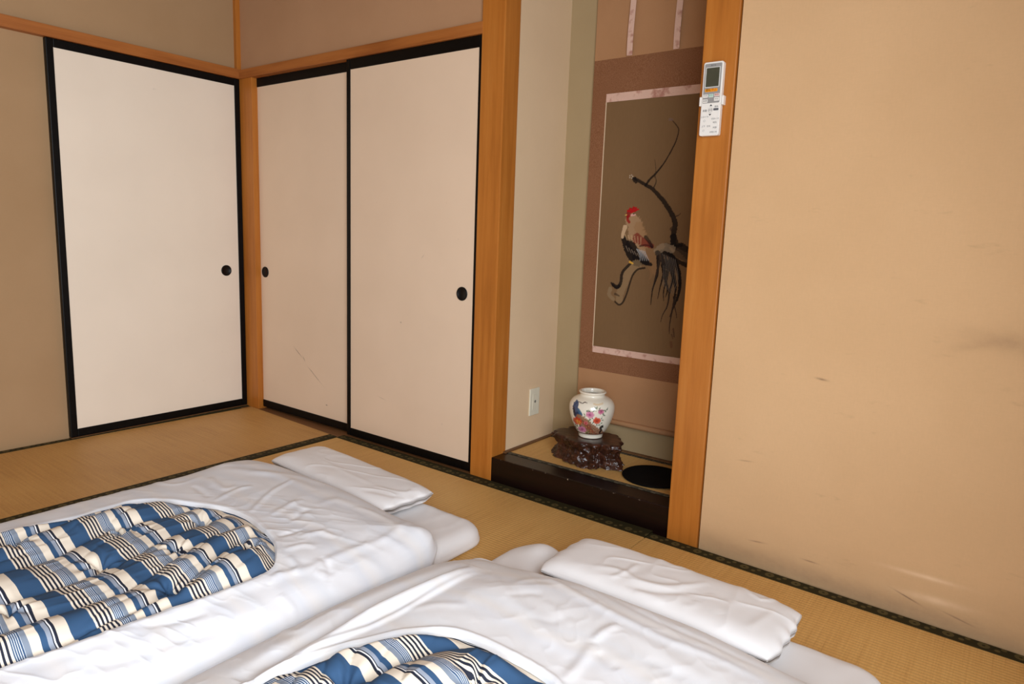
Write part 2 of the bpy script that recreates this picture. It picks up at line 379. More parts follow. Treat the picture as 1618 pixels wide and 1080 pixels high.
# ---- bedding height field (metres) ----
def indist(x, y, b, r=.08):
    """distance inside a rounded rectangle b = x0, x1, y0, y1 (negative outside)"""
    cx, cy = (b[0]+b[1])/2, (b[2]+b[3])/2
    qx = np.abs(x-cx)-(b[1]-b[0])/2+r; qy = np.abs(y-cy)-(b[3]-b[2])/2+r
    return r-np.hypot(np.maximum(qx, 0), np.maximum(qy, 0))-np.minimum(np.maximum(qx, qy), 0)
def dome(d, w, p=2.):
    t = np.clip(d/w, 0, 1)
    return (1-(1-t)**p)**(1/p)
_tab = np.random.RandomState(7).rand(256, 256)
def vnoise(x, y):
    x, y = np.broadcast_arrays(np.asarray(x, float), np.asarray(y, float))
    xi = np.floor(x).astype(int); yi = np.floor(y).astype(int)
    fx = x-xi; fy = y-yi
    fx = fx*fx*fx*(fx*(fx*6-15)+10); fy = fy*fy*fy*(fy*(fy*6-15)+10)
    g = lambda a, b: _tab[a & 255, b & 255]
    return (g(xi, yi)*(1-fx)+g(xi+1, yi)*fx)*(1-fy)+(g(xi, yi+1)*(1-fx)+g(xi+1, yi+1)*fx)*fy*1.0 - .5
MAT = [(1.14, 2.12, -2.42, -.45), (2.26, 3.31, -2.42, -.47)]
PIL = [(1.19, 1.885, -.672, -.445), (2.47, 3.10, -.69, -.445)]
DUV = [(1.048, 2.143, -2.5, -.694), (2.163, 3.34, -2.5, -.695)]
DR = [.07, .17]
def support(k, x, y):        # smooth lift of the duvet over what lies beneath
    a = MAT[k]
    m = .060*dome(indist(x, y, (a[0] if k == 0 else 2.12, a[1]+(.06 if k == 0 else 0), a[2], a[3]+.06), .05), .10)
    q = PIL[k]
    s = np.clip(indist(x, y, (q[0]-.1, q[1]+.1, q[2]-.34, q[3]+.1), .12)/.30, 0, 1)
    p = (.020 if k == 0 else .026)*s*s*(3-2*s)
    return m+p
def mat_top(k, x, y, g=0.):
    d = indist(x, y, MAT[k], .09)+g
    return np.where(d > 0, .022+.046*dome(d, .055, 2.2)+(k == 1)*.030*np.exp(-((x-2.38)/.06)**2-((y+.53)/.07)**2), 0)
def pil_top(k, x, y):
    q = PIL[k]; U = (x-(q[0]+q[1])/2)/((q[1]-q[0])/2+.02); W = (y-(q[2]+q[3])/2)/((q[3]-q[2])/2+.02)
    e = np.clip(1-np.abs(U)**7, 0, 1)**.5*np.clip(1-np.abs(W)**4, 0, 1)**.5
    return np.where(e > 0, .105+.056*e, 0)
def hard(k, x, y):           # underside the duvet must clear
    return np.maximum(mat_top(k, x, y, .02)+.010, .006)
def duvet_base(k, x, y):
    d = indist(x, y, DUV[k], DR[k])
    z = support(k, x, y)+.012+(.086 if k == 0 else .078)*dome(d, (.26 if k == 0 else .30), 1.9)
    z = z+(.018 if k == 0 else .008)*np.clip(d/.012, 0, 1)*np.exp(-((y-DUV[k][3])/.12)**2)
    if k == 1: z = z-.032*np.exp(-((x-2.16)/.16)**2-((y+.70)/.26)**2)
    z = z+(.016 if k == 0 else .010)*vnoise(x*3.1+k*9, y*2.3+5)*np.clip(d/.12, 0, 1)
    h = hard(k, x, y)+.010
    t = .5+.5*np.tanh((z-h)/.012)
    return np.where(z > h+.03, z, h*(1-t)+z*t+.004*(1-np.abs(2*t-1)))

STROKES = [
 [
  ([(1.972, -1.754), (1.992, -1.632), (2.01, -1.483), (2.014, -1.332), (2.028, -1.196), (2.047, -1.118), (2.047, -1.058), (2.051, -0.952), (2.058, -0.818), (1.988, -0.655)], 0.007, 0.016),
  ([(1.67, -1.04), (1.608, -0.957), (1.567, -0.877), (1.539, -0.794)], 0.007, 0.011),
  ([(1.341, -1.036), (1.465, -1.053)], -0.006, 0.012),
  ([(1.308, -0.964), (1.429, -0.985), (1.445, -0.946)], 0.006, 0.014),
  ([(1.507, -1.056), (1.474, -0.968), (1.488, -0.913)], 0.006, 0.012),
  ([(1.363, -0.846), (1.472, -0.806), (1.674, -0.804)], 0.005, 0.02),
  ([(1.862, -1.079), (1.878, -1.007)], -0.007, 0.012),
  ([(1.803, -0.993), (1.771, -0.91)], -0.007, 0.014),
  ([(1.908, -1.046), (1.924, -0.983), (1.974, -0.968)], 0.006, 0.012),
  ([(1.729, -1.005), (1.71, -0.937), (1.709, -0.878)], 0.006, 0.014),
  ([(1.945, -1.112), (1.954, -1.059), (1.982, -1.039)], 0.006, 0.012),
  ([(1.777, -0.882), (1.781, -0.813), (1.848, -0.793)], 0.004, 0.02),
  ([(2.025, -1.055), (2.076, -1.07), (2.105, -1.097)], -0.007, 0.01),
  ([(2.062, -1.108), (2.106, -1.074)], 0.005, 0.012),
  ([(2.045, -1.67), (2.077, -1.549), (2.095, -1.43), (2.125, -1.322), (2.14, -1.249)], -0.008, 0.02),
  ([(1.998, -1.544), (2.027, -1.472), (2.049, -1.383)], -0.006, 0.012),
  ([(2.094, -1.532), (2.121, -1.381), (2.128, -1.205)], 0.006, 0.02),
  ([(2.072, -0.983), (2.127, -0.941), (2.16, -0.914)], 0.004, 0.015),
  ([(2.049, -0.871), (2.117, -0.837), (2.142, -0.798)], 0.004, 0.015),
  ([(2.117, -1.103), (2.149, -1.048)], 0.004, 0.014),
  ([(2.083, -1.226), (2.135, -1.211)], 0.004, 0.012),
  ([(0.841, -1.029), (1.255, -1.087), (1.273, -0.967)], 0.004, 0.012),
  ([(2.024, -1.176), (2.046, -1.228)], 0.005, 0.01),
  ([(1.976, -1.124), (2.024, -1.13), (2.05, -1.158)], 0.006, 0.011),
  ([(1.261, -0.891), (1.419, -0.82), (1.539, -0.753), (1.71, -0.73)], 0.005, 0.022),
  ([(1.848, -0.793), (1.943, -0.775), (2.077, -0.798)], 0.004, 0.014),
 ],
 [
  ([(2.33, -1.479), (2.318, -1.38), (2.316, -1.267), (2.299, -1.137), (2.299, -1.034), (2.319, -0.911), (2.337, -0.823)], -0.05, 0.028),
  ([(2.343, -1.46), (2.342, -1.36), (2.338, -1.235), (2.345, -1.101), (2.355, -0.961), (2.354, -0.813)], 0.04, 0.026),
  ([(2.36, -1.464), (2.363, -1.43), (2.361, -1.313), (2.385, -1.176), (2.386, -0.99), (2.388, -0.846)], 0.009, 0.008),
  ([(2.041, -1.383), (2.062, -1.248), (2.24, -1.301), (2.244, -1.235), (2.238, -1.123)], 0.007, 0.014),
  ([(2.349, -0.664), (2.607, -0.787), (2.84, -0.833), (2.973, -0.836), (3.113, -0.816)], 0.007, 0.014),
  ([(2.326, -0.649), (2.435, -0.631), (2.646, -0.714), (2.813, -0.77), (2.956, -0.784), (3.126, -0.764)], -0.004, 0.012),
  ([(2.791, -0.943), (2.793, -0.897), (2.805, -0.854)], 0.009, 0.012),
  ([(2.793, -0.952), (2.804, -1.004), (2.811, -1.085)], 0.008, 0.014),
  ([(2.816, -0.965), (2.876, -0.993)], -0.006, 0.014),
  ([(2.545, -0.926), (2.57, -0.883), (2.608, -0.859)], -0.004, 0.014),
  ([(2.516, -0.875), (2.542, -0.789), (2.615, -0.785)], 0.0035, 0.016),
  ([(2.625, -0.959), (2.681, -0.941), (2.706, -0.888)], -0.003, 0.014),
  ([(2.47, -0.879), (2.565, -0.927), (2.661, -0.961), (2.78, -1.018)], 0.006, 0.02),
  ([(2.412, -0.831), (2.503, -0.884), (2.571, -0.923)], 0.003, 0.014),
  ([(2.624, -0.882), (2.668, -0.896), (2.729, -0.924)], 0.003, 0.014),
  ([(2.443, -0.944), (2.492, -1.012), (2.544, -1.051)], 0.004, 0.016),
  ([(2.811, -0.858), (2.916, -0.889), (3.034, -0.914)], 0.005, 0.02),
  ([(2.904, -0.924), (2.993, -0.939)], -0.004, 0.016),
  ([(2.392, -1.106), (2.431, -1.042), (2.494, -1.004)], 0.004, 0.014),
 ],
]
OPENING = [[(1.946, -1.137), (1.883, -1.099), (1.838, -1.084), (1.781, -1.072), (1.674, -1.055), (1.561, -1.067), (1.45, -1.118), (1.374, -1.166), (1.329, -1.224), (1.332, -1.307), (1.336, -1.383), (1.322, -1.448), (1.311, -1.498), (1.304, -1.547), (1.304, -1.9), (1.4040000000000001, -2.18), (1.65, -2.28), (1.9, -2.18), (1.967, -1.753), (1.968, -1.735), (1.981, -1.638), (1.985, -1.543), (1.998, -1.4), (2.004, -1.299), (2.003, -1.252), (1.998, -1.186)], [(2.795, -1.1), (2.727, -1.09), (2.637, -1.087), (2.596, -1.089), (2.529, -1.102), (2.491, -1.133), (2.448, -1.185), (2.417, -1.253), (2.393, -1.298), (2.372, -1.396), (2.356, -1.467), (2.356, -1.9), (2.456, -2.18), (2.7, -2.28), (2.98, -2.18), (3.07, -1.9), (3.07, -1.45), (3.0, -1.25)]]
PILLOW_STROKES = [[([(1.353, -0.559), (1.54, -0.591), (1.731, -0.61)], 0.004, 0.012), ([(1.736, -0.615), (1.834, -0.59), (1.871, -0.522)], 0.005, 0.01), ([(1.723, -0.66), (1.841, -0.626), (1.877, -0.558)], -0.005, 0.012), ([(1.839, -0.52), (1.871, -0.596)], 0.004, 0.01)], [([(2.671, -0.652), (2.692, -0.614), (2.697, -0.542)], 0.006, 0.01), ([(2.61, -0.636), (2.669, -0.606), (2.741, -0.622), (2.816, -0.598), (2.882, -0.513)], 0.007, 0.012), ([(2.714, -0.654), (2.801, -0.638), (2.883, -0.578)], -0.006, 0.012), ([(2.62, -0.368), (2.768, -0.486), (2.816, -0.372)], 0.005, 0.014), ([(2.87, -0.66), (2.893, -0.64), (2.89, -0.617)], 0.003, 0.012), ([(2.87, -0.371), (3.009, -0.507), (3.051, -0.362)], 0.005, 0.008), ([(3.053, -0.527), (3.027, -0.653)], 0.004, 0.012), ([(2.901, -0.563), (2.96, -0.635)], 0.004, 0.016), ([(2.747, -0.666), (2.831, -0.664)], 0.005, 0.012)]]
ART = [
 ([(2.1236, 1.2484), (2.142, 1.2379), (2.1739, 1.2217), (2.2009, 1.2082), (2.2284, 1.1847), (2.256, 1.1575), (2.2838, 1.1229), (2.3029, 1.0923), (2.3116, 1.0655), (2.3073, 1.0345), (2.3086, 0.9958)], 0.006, 0.012, (20, 14, 12), 0.9),
 ([(2.1193, 1.2462), (2.1288, 1.2365), (2.1214, 1.2406)], 0.009, 0.007, (20, 14, 12), 0.9),
 ([(2.2984, 1.0961), (2.3227, 1.1041), (2.3303, 1.1118)], 0.003, 0.001, (48, 36, 28), 0.9),
 ([(2.1739, 1.2217), (2.1897, 1.2432), (2.2139, 1.2659), (2.245, 1.3033), (2.2672, 1.3403)], 0.005, 0.002, (20, 14, 12), 0.9),
 ([(2.2672, 1.3403), (2.2886, 1.3844), (2.2977, 1.4248), (2.2881, 1.4439), (2.2658, 1.4676)], 0.003, 0.0015, (20, 14, 12), 0.85),
 ([(2.2107, 1.2506), (2.2127, 1.2813), (2.2056, 1.3199)], 0.002, 0.001, (48, 36, 28), 0.7),
 ([(2.2093, 1.2119), (2.2179, 1.235), (2.2101, 1.2583)], 0.003, 0.001, (48, 36, 28), 0.8),
 ([(2.3069, 1.019), (2.3192, 0.9884), (2.3449, 0.9778), (2.3794, 0.9561)], 0.014, 0.022, (20, 14, 12), 0.9),
 ([(2.277, 0.9908), (2.3112, 0.9842), (2.344, 0.9893)], 0.006, 0.006, (20, 14, 12), 0.9),
 ([(2.3145, 0.9415), (2.3409, 0.9233), (2.3746, 0.9135)], 0.006, 0.01, (20, 14, 12), 0.9),
 ([(2.3299, 0.9578), (2.364, 0.9439), (2.3896, 0.9297)], 0.018, 0.02, (70, 55, 42), 0.7),
 ([(2.2931, 1.1115), (2.3127, 1.0733), (2.2978, 1.0498)], 0.004, 0.008, (48, 36, 28), 0.7),
 ([(2.2065, 0.9524), (2.2306, 0.9216), (2.2422, 0.8824)], 0.026, 0.018, (140, 104, 70), 0.55),
 ([(2.2138, 0.9128), (2.2255, 0.8733), (2.2185, 0.8488)], 0.014, 0.003, (136, 100, 66), 0.5),
 ([(2.2456, 0.9541), (2.2514, 0.8749), (2.2345, 0.8096), (2.2305, 0.7445)], 0.007, 0.0012, (20, 14, 12), 0.95),
 ([(2.2621, 0.9627), (2.2765, 0.8844), (2.2648, 0.8119), (2.2591, 0.7713)], 0.007, 0.0012, (20, 14, 12), 0.95),
 ([(2.2749, 0.9632), (2.2941, 0.8776), (2.2825, 0.8053), (2.2855, 0.7655)], 0.007, 0.0012, (20, 14, 12), 0.95),
 ([(2.2878, 0.9599), (2.3187, 0.8869), (2.3085, 0.7993), (2.3007, 0.7348)], 0.009, 0.0012, (20, 14, 12), 0.95),
 ([(2.2966, 0.9563), (2.3395, 0.8882), (2.3462, 0.8023), (2.3158, 0.7041)], 0.011, 0.0012, (20, 14, 12), 0.95),
 ([(2.2827, 0.9714), (2.3246, 0.9186), (2.3514, 0.842), (2.3445, 0.7705)], 0.012, 0.0012, (20, 14, 12), 0.95),
 ([(2.3073, 0.8151), (2.3037, 0.7511), (2.2854, 0.7092), (2.2789, 0.6802)], 0.004, 0.0012, (48, 36, 28), 0.95),
 ([(2.3343, 0.7934), (2.323, 0.7209), (2.3182, 0.6723), (2.3193, 0.6361)], 0.005, 0.0012, (48, 36, 28), 0.95),
 ([(2.2565, 0.9229), (2.244, 0.8585), (2.2377, 0.826), (2.231, 0.7973)], 0.006, 0.0012, (48, 36, 28), 0.95),
 ([(2.3266, 0.7849), (2.3338, 0.7458), (2.3415, 0.7226), (2.3455, 0.7031)], 0.003, 0.0012, (48, 36, 28), 0.95),
 ([(2.2748, 0.9081), (2.288, 0.8455), (2.2989, 0.8145), (2.2928, 0.7821)], 0.012, 0.0012, (20, 14, 12), 0.95),
 ([(2.2995, 0.9173), (2.3205, 0.8634), (2.3325, 0.817), (2.3272, 0.777)], 0.014, 0.0012, (20, 14, 12), 0.95),
 ([(2.2584, 0.9547), (2.2759, 0.8923), (2.2764, 0.8287)], 0.0015, 0.001, (120, 110, 100), 0.6),
 ([(2.2663, 0.9519), (2.2839, 0.888), (2.2819, 0.8244)], 0.0015, 0.001, (120, 110, 100), 0.6),
 ([(2.2742, 0.9491), (2.2919, 0.8837), (2.2874, 0.82)], 0.0015, 0.001, (120, 110, 100), 0.6),
 ([(2.2821, 0.9463), (2.2999, 0.8795), (2.2928, 0.8156)], 0.0015, 0.001, (120, 110, 100), 0.6),
 ([(2.2899, 0.9435), (2.3078, 0.8752), (2.2983, 0.8112)], 0.0015, 0.001, (120, 110, 100), 0.6),
 ([(2.2977, 0.9407), (2.3157, 0.871), (2.3037, 0.8069)], 0.0015, 0.001, (120, 110, 100), 0.6),
 ([(2.3055, 0.938), (2.3236, 0.8668), (2.3091, 0.8025)], 0.0015, 0.001, (120, 110, 100), 0.6),
 ([(2.3133, 0.9352), (2.3315, 0.8626), (2.3146, 0.7982)], 0.0015, 0.001, (120, 110, 100), 0.6),
 ([(2.3211, 0.9325), (2.3393, 0.8584), (2.32, 0.7939)], 0.0015, 0.001, (120, 110, 100), 0.6),
 ([(2.245, 0.962), (2.2694, 0.9787), (2.3037, 0.9723)], 0.016, 0.016, (150, 130, 105), 0.6),
 ([(2.2456, 0.9541), (2.2596, 0.9389), (2.2742, 0.9159)], 0.012, 0.01, (40, 32, 28), 0.8),
 ([(2.1218, 1.0818), (2.1366, 1.062), (2.1439, 1.0222), (2.1596, 0.9905)], 0.03, 0.04, (165, 132, 98), 0.8),
 ([(2.155, 1.0544), (2.1706, 1.0229), (2.1861, 0.9915)], 0.022, 0.022, (150, 114, 78), 0.75),
 ([(2.0907, 1.0044), (2.1067, 0.9724), (2.1316, 0.941), (2.16, 0.9221)], 0.012, 0.026, (20, 14, 12), 0.95),
 ([(2.1197, 0.981), (2.1582, 0.9462), (2.2004, 0.9161)], 0.02, 0.012, (20, 14, 12), 0.95),
 ([(2.1502, 0.9337), (2.1872, 0.9154), (2.2186, 0.9074)], 0.016, 0.007, (20, 14, 12), 0.95),
 ([(2.1492, 1.0103), (2.1814, 0.9953), (2.2176, 0.9807)], 0.02, 0.01, (120, 35, 28), 0.8),
 ([(2.1649, 0.9787), (2.1955, 0.9838), (2.2196, 0.9768)], 0.004, 0.003, (60, 20, 18), 0.8),
 ([(2.1888, 1.0155), (2.2127, 0.9884), (2.2196, 0.9768)], 0.008, 0.006, (20, 14, 12), 0.8),
 ([(2.092, 1.0531), (2.0845, 1.0286), (2.0829, 1.0123)], 0.01, 0.006, (200, 170, 135), 0.8),
 ([(2.0939, 1.0248), (2.1047, 1.0008)], 0.0016, 0.001, (190, 160, 120), 0.7),
 ([(2.1087, 1.0228), (2.1177, 0.998)], 0.0016, 0.001, (190, 160, 120), 0.7),
 ([(2.1233, 1.0208), (2.1305, 0.9952)], 0.0016, 0.001, (190, 160, 120), 0.7),
 ([(2.1379, 1.0188), (2.1433, 0.9924)], 0.0016, 0.001, (190, 160, 120), 0.7),
 ([(2.1524, 1.0168), (2.1561, 0.9896)], 0.0016, 0.001, (190, 160, 120), 0.7),
 ([(2.1668, 1.0148), (2.1687, 0.9869)], 0.0016, 0.001, (190, 160, 120), 0.7),
 ([(2.1524, 0.9661), (2.1674, 0.9426), (2.1708, 0.9202)], 0.002, 0.001, (190, 190, 190), 0.7),
 ([(2.1615, 0.9641), (2.1745, 0.9429), (2.1806, 0.9207)], 0.002, 0.001, (190, 190, 190), 0.7),
 ([(2.1705, 0.9621), (2.1816, 0.9433), (2.1903, 0.9212)], 0.002, 0.001, (190, 190, 190), 0.7),
 ([(2.1795, 0.96), (2.1887, 0.9436), (2.2, 0.9217)], 0.002, 0.001, (190, 190, 190), 0.7),
 ([(2.1885, 0.958), (2.1957, 0.9439), (2.2096, 0.9221)], 0.002, 0.001, (190, 190, 190), 0.7),
 ([(2.1018, 0.9763), (2.1143, 0.9548)], 0.0015, 0.001, (150, 130, 110), 0.6),
 ([(2.1151, 0.9695), (2.1274, 0.9497)], 0.0015, 0.001, (150, 130, 110), 0.6),
 ([(2.1283, 0.9627), (2.1404, 0.9446)], 0.0015, 0.001, (150, 130, 110), 0.6),
 ([(2.1414, 0.956), (2.1533, 0.9395)], 0.0015, 0.001, (150, 130, 110), 0.6),
 ([(2.1544, 0.9493), (2.1662, 0.9345)], 0.0015, 0.001, (150, 130, 110), 0.6),
 ([(2.1023, 1.1016), (2.1103, 1.1177), (2.1322, 1.1258)], 0.011, 0.01, (132, 26, 24), 0.9),
 ([(2.1194, 1.1162), (2.0993, 1.1192)], 0.005, 0.0035, (170, 20, 22), 0.95),
 ([(2.1194, 1.1162), (2.1095, 1.1289)], 0.005, 0.0035, (170, 20, 22), 0.95),
 ([(2.1194, 1.1162), (2.1253, 1.1337)], 0.005, 0.0035, (170, 20, 22), 0.95),
 ([(2.1194, 1.1162), (2.138, 1.1322)], 0.005, 0.0035, (170, 20, 22), 0.95),
 ([(2.1194, 1.1162), (2.1473, 1.1259)], 0.005, 0.0035, (170, 20, 22), 0.95),
 ([(2.1026, 1.0976), (2.1017, 1.0839), (2.1096, 1.0744)], 0.006, 0.006, (140, 22, 20), 0.9),
 ([(2.1186, 1.1018), (2.1346, 1.1043)], 0.004, 0.003, (225, 170, 160), 0.8),
 ([(2.1272, 1.1075), (2.129, 1.1067)], 0.0022, 0.0022, (20, 10, 10), 1),
 ([(2.095, 1.1031), (2.0896, 1.1014)], 0.003, 0.0015, (200, 170, 90), 0.9),
 ([(2.1569, 0.9017), (2.1265, 0.8837), (2.107, 0.8331), (2.0873, 0.7819), (2.0849, 0.7483)], 0.022, 0.016, (150, 125, 92), 0.45),
 ([(2.1251, 0.904), (2.0994, 0.878), (2.0897, 0.8568), (2.0886, 0.8319), (2.0764, 0.8061), (2.0524, 0.8127)], 0.006, 0.008, (20, 14, 12), 0.9),
 ([(2.0424, 0.8203), (2.0673, 0.8012), (2.0807, 0.8105)], 0.004, 0.006, (20, 14, 12), 0.9),
 ([(2.1933, 0.8916), (2.1626, 0.8841), (2.1418, 0.8601), (2.1304, 0.8265), (2.1196, 0.7844), (2.1037, 0.7457), (2.086, 0.7316), (2.0665, 0.7425)], 0.004, 0.004, (20, 14, 12), 0.85),
 ([(2.0394, 0.7949), (2.0363, 0.7694), (2.0563, 0.7542)], 0.01, 0.008, (150, 130, 100), 0.4),
 ([(2.0643, 0.7759), (2.0835, 0.7691)], 0.005, 0.003, (48, 36, 28), 0.7),
 ([(2.1245, 0.9121), (2.1385, 0.9072)], 0.005, 0.003, (210, 160, 60), 0.9),
 ([(2.1123, 1.2565), (2.1132, 1.2557)], 0.0022, 0.002, (200, 185, 165), 0.8),
 ([(2.1078, 1.2506), (2.1087, 1.2498)], 0.0022, 0.002, (200, 185, 165), 0.8),
 ([(2.0996, 1.2531), (2.1005, 1.2523)], 0.0022, 0.002, (200, 185, 165), 0.8),
 ([(2.0991, 1.2605), (2.1, 1.2597)], 0.0022, 0.002, (200, 185, 165), 0.8),
 ([(2.1069, 1.2626), (2.1079, 1.2618)], 0.0022, 0.002, (200, 185, 165), 0.8),
 ([(2.2573, 1.4697), (2.2674, 1.4675)], 0.006, 0.005, (120, 100, 90), 0.6),
 ([(2.3347, 0.658), (2.3405, 0.6265)], 0.003, 0.003, (60, 40, 30), 0.6),
 ([(2.3298, 0.6333), (2.3352, 0.6178)], 0.003, 0.002, (60, 40, 30), 0.5),
 ([(2.3288, 0.6008), (2.3317, 0.585)], 0.006, 0.006, (90, 40, 25), 0.35),
]

# ================= vertex-colour painting =================
def paint_attr(me, cols):
    a = me.color_attributes.new('Col', 'FLOAT_COLOR', 'POINT')
    c = np.ones((len(cols), 4), dtype=np.float32); c[:, :3] = cols
    a.data.foreach_set('color', c.ravel())
def attr_mat(name, rough, spec, bump=0, coat=0):
    M = NM(name, rough, spec); a = M.n('ShaderNodeVertexColor'); a.layer_name = 'Col'; M.col(a.outputs[0])
    if coat: M.b.inputs['Coat Weight'].default_value = coat; M.b.inputs['Coat Roughness'].default_value = .08
    if bump: M.bump(M.noise(M.coord('Object', (500, 500, 500)), 1, 2), bump, .0003)
    return M.m
def seg_param(px, py, pts):
    """distance to a polyline and the parameter 0..1 along it"""
    best = np.full(px.shape, 1e9); par = np.zeros(px.shape)
    L = [math.dist(a, b) for a, b in zip(pts, pts[1:])]; T = sum(L) or 1; acc = 0
    for (a, b), l in zip(zip(pts, pts[1:]), L):
        dx, dy = b[0]-a[0], b[1]-a[1]; q = dx*dx+dy*dy+1e-12
        t = np.clip(((px-a[0])*dx+(py-a[1])*dy)/q, 0, 1)
        d = np.hypot(px-a[0]-t*dx, py-a[1]-t*dy)
        m_ = d < best; best = np.where(m_, d, best); par = np.where(m_, (acc+t*l)/T, par); acc += l
    return best, par
def spline(pts, n=6):
    if len(pts) < 3: return pts
    P = [pts[0]]+list(pts)+[pts[-1]]; out = []
    for i in range(1, len(P)-2):
        for k in range(n):
            t = k/n; a, b, c, d = (np.array(P[i+j]) for j in (-1, 0, 1, 2))
            out.append(tuple(.5*((2*b)+(-a+c)*t+(2*a-5*b+4*c-d)*t*t+(-a+3*b-3*c+d)*t**3)))
    out.append(tuple(pts[-1])); return out
def stroke(cols, px, py, pts, r0, r1, col, al, soft=.0012):
    x0 = min(p[0] for p in pts)-r0-r1-.005; x1 = max(p[0] for p in pts)+r0+r1+.005
    y0 = min(p[1] for p in pts)-r0-r1-.005; y1 = max(p[1] for p in pts)+r0+r1+.005
    m_ = np.where((px > x0) & (px < x1) & (py > y0) & (py < y1))[0]
    if not len(m_): return
    q = spline(pts); d, t = seg_param(px[m_], py[m_], q)
    r = r0+(r1-r0)*t; r = r*(1+.35*vnoise(px[m_]*260, py[m_]*260))
    a = np.clip((r-d)/soft+.5, 0, 1)*al
    cols[m_] = cols[m_]*(1-a[:, None])+np.array(lin(col))*a[:, None]

# ================= hanging scroll =================
SX0, SX1, SY = 1.903, 2.450, .428
sc_e = empty('hanging_scroll', ((SX0+SX1)/2, SY, .23)); tag(sc_e, 'hanging scroll with a painted rooster on a branch, in the alcove', 'scroll')
def silk(name, c, weave=.5, var=8, spots=None):
    M = NM(name, .75, .25)
    f = M.noise(M.coord('Object', (420, 420, 260)), 1, 3); g = M.noise(M.coord('Object'), 5, 3)
    cc = M.ramp(M.math('ADD', M.math('MULTIPLY', f, weave), M.math('MULTIPLY', g, 1-weave)), [(.3, tuple(max(0, k-var) for k in c)), (.7, tuple(min(255, k+var) for k in c))])
    if spots:
        s = M.noise(M.coord('Object'), 34, 2, .5); cc = M.mix(M.math('MULTIPLY', M.math('SUBTRACT', s, .53, clamp=True), 6, clamp=True), cc, spots)
    M.col(cc); M.bump(f, .2, .0004); return M.m
TEN = silk('plain_silk', (172, 128, 90), .3, 5)
BAND = silk('brown_brocade', (132, 88, 58), .85, 16)
ICHI = silk('pink_brocade', (214, 178, 160), .5, 8, (178, 128, 112))
EDG = silk('pale_silk_edge', (214, 190, 160), .5, 10)
def curve_y(x, z):   # the silk hangs slightly bowed
    return SY-.004*np.sin((np.asarray(z)-.2)*2.1)-.002*np.sin(np.asarray(x)*9)
def sheet(name, x0, x1, z0, z1, dy, mat, parent, nx=6, nz=24, thick=.0014):
    X, Z = np.meshgrid(np.linspace(x0, x1, nx), np.linspace(z0, z1, nz), indexing='ij')
    Y = curve_y(X, Z)-dy
    Vf = np.stack([X, Y, Z], -1).reshape(-1, 3); Vb = np.stack([X, Y+thick, Z], -1).reshape(-1, 3)
    n = nx*nz; F1 = grid_faces(nx, nz); F2 = grid_faces(nx, nz)[:, ::-1]+n
    def rim(idx): return [(idx[i], idx[i]+n, idx[i+1]+n, idx[i+1]) for i in range(len(idx)-1)]
    R = rim([j for j in range(nz)])+rim([i*nz+nz-1 for i in range(nx)])+[r[::-1] for r in rim([(nx-1)*nz+j for j in range(nz)])]+[r[::-1] for r in rim([i*nz for i in range(nx)])]
    return pydata(name, np.vstack([Vf, Vb]), [tuple(f) for f in F1]+[tuple(f) for f in F2]+R, mat, parent, False)
sheet('upper_silk', SX0, SX1, 1.726, 2.24, 0, TEN, sc_e)
sheet('lower_silk', SX0, SX1, .235, .438, 0, TEN, sc_e)
sheet('brocade_band', SX0, SX1, 1.590, 1.726, .0002, BAND, sc_e)
sheet('brocade_band', SX0, SX1, .438, .516, .0002, BAND, sc_e)
sheet('brocade_band', SX0, 1.968, .516, 1.590, .0002, BAND, sc_e)
sheet('brocade_band', 2.382, SX1, .516, 1.590, .0002, BAND, sc_e)
sheet('pink_strip', 1.968, 2.382, 1.557, 1.590, .0006, ICHI, sc_e)
sheet('pink_strip', 1.968, 2.382, .516, .543, .0006, ICHI, sc_e)
sheet('side_edging', 1.9675, 1.9715, .543, 1.557, .0008, EDG, sc_e)
sheet('side_edging', 2.3785, 2.3825, .543, 1.557, .0008, EDG, sc_e)
# the picture: painted onto a fine grid of points
nx, nz = 212, 508
X, Z = np.meshgrid(np.linspace(1.971, 2.379, nx), np.linspace(.5435, 1.5565, nz), indexing='ij')
Y = curve_y(X, Z)-.0003
px, pz = X.ravel(), Z.ravel()
base = np.array(lin((120, 92, 62)))
cols = np.tile(base, (len(px), 1))*(1+.10*vnoise(px*6, pz*4)+.05*vnoise(px*300, pz*60))[:, None]
for pts, ra, rb, c, al in ART: stroke(cols, px, pz, pts, ra, rb, c, al)
o = pydata('rooster_painting', np.stack([X, Y, Z], -1).reshape(-1, 3), grid_faces(nx, nz), attr_mat('ink_painting', .8, .15, .1), sc_e, True)
paint_attr(o.data, cols); tag(o, 'ink painting of a rooster with red comb and long black tail')
def tube(bm, pts, r, seg=10, cap=True):
    rings = []
    for i, p in enumerate(pts):
        p = Vector(p); d = (Vector(pts[min(i+1, len(pts)-1)])-Vector(pts[max(i-1, 0)])).normalized()
        s = d.orthogonal().normalized(); t = d.cross(s)
        rr = r[i] if isinstance(r, (list, tuple)) else r
        rings.append([bm.verts.new(p+(s*math.cos(2*math.pi*k/seg)+t*math.sin(2*math.pi*k/seg))*rr) for k in range(seg)])
    for A, B in zip(rings, rings[1:]):
        for k in range(seg): bm.faces.new((A[k], A[(k+1) % seg], B[(k+1) % seg], B[k]))
    if cap: bm.faces.new(rings[0][::-1]); bm.faces.new(rings[-1])
def tubes(name, lst, mat, parent=None, seg=10):
    bm = bmesh.new()
    for pts, r in lst: tube(bm, pts, r, seg)
    bmesh.ops.recalc_face_normals(bm, faces=bm.faces)
    me = bpy.data.meshes.new(name); bm.to_mesh(me); bm.free(); return link(name, me, mat, parent, True)
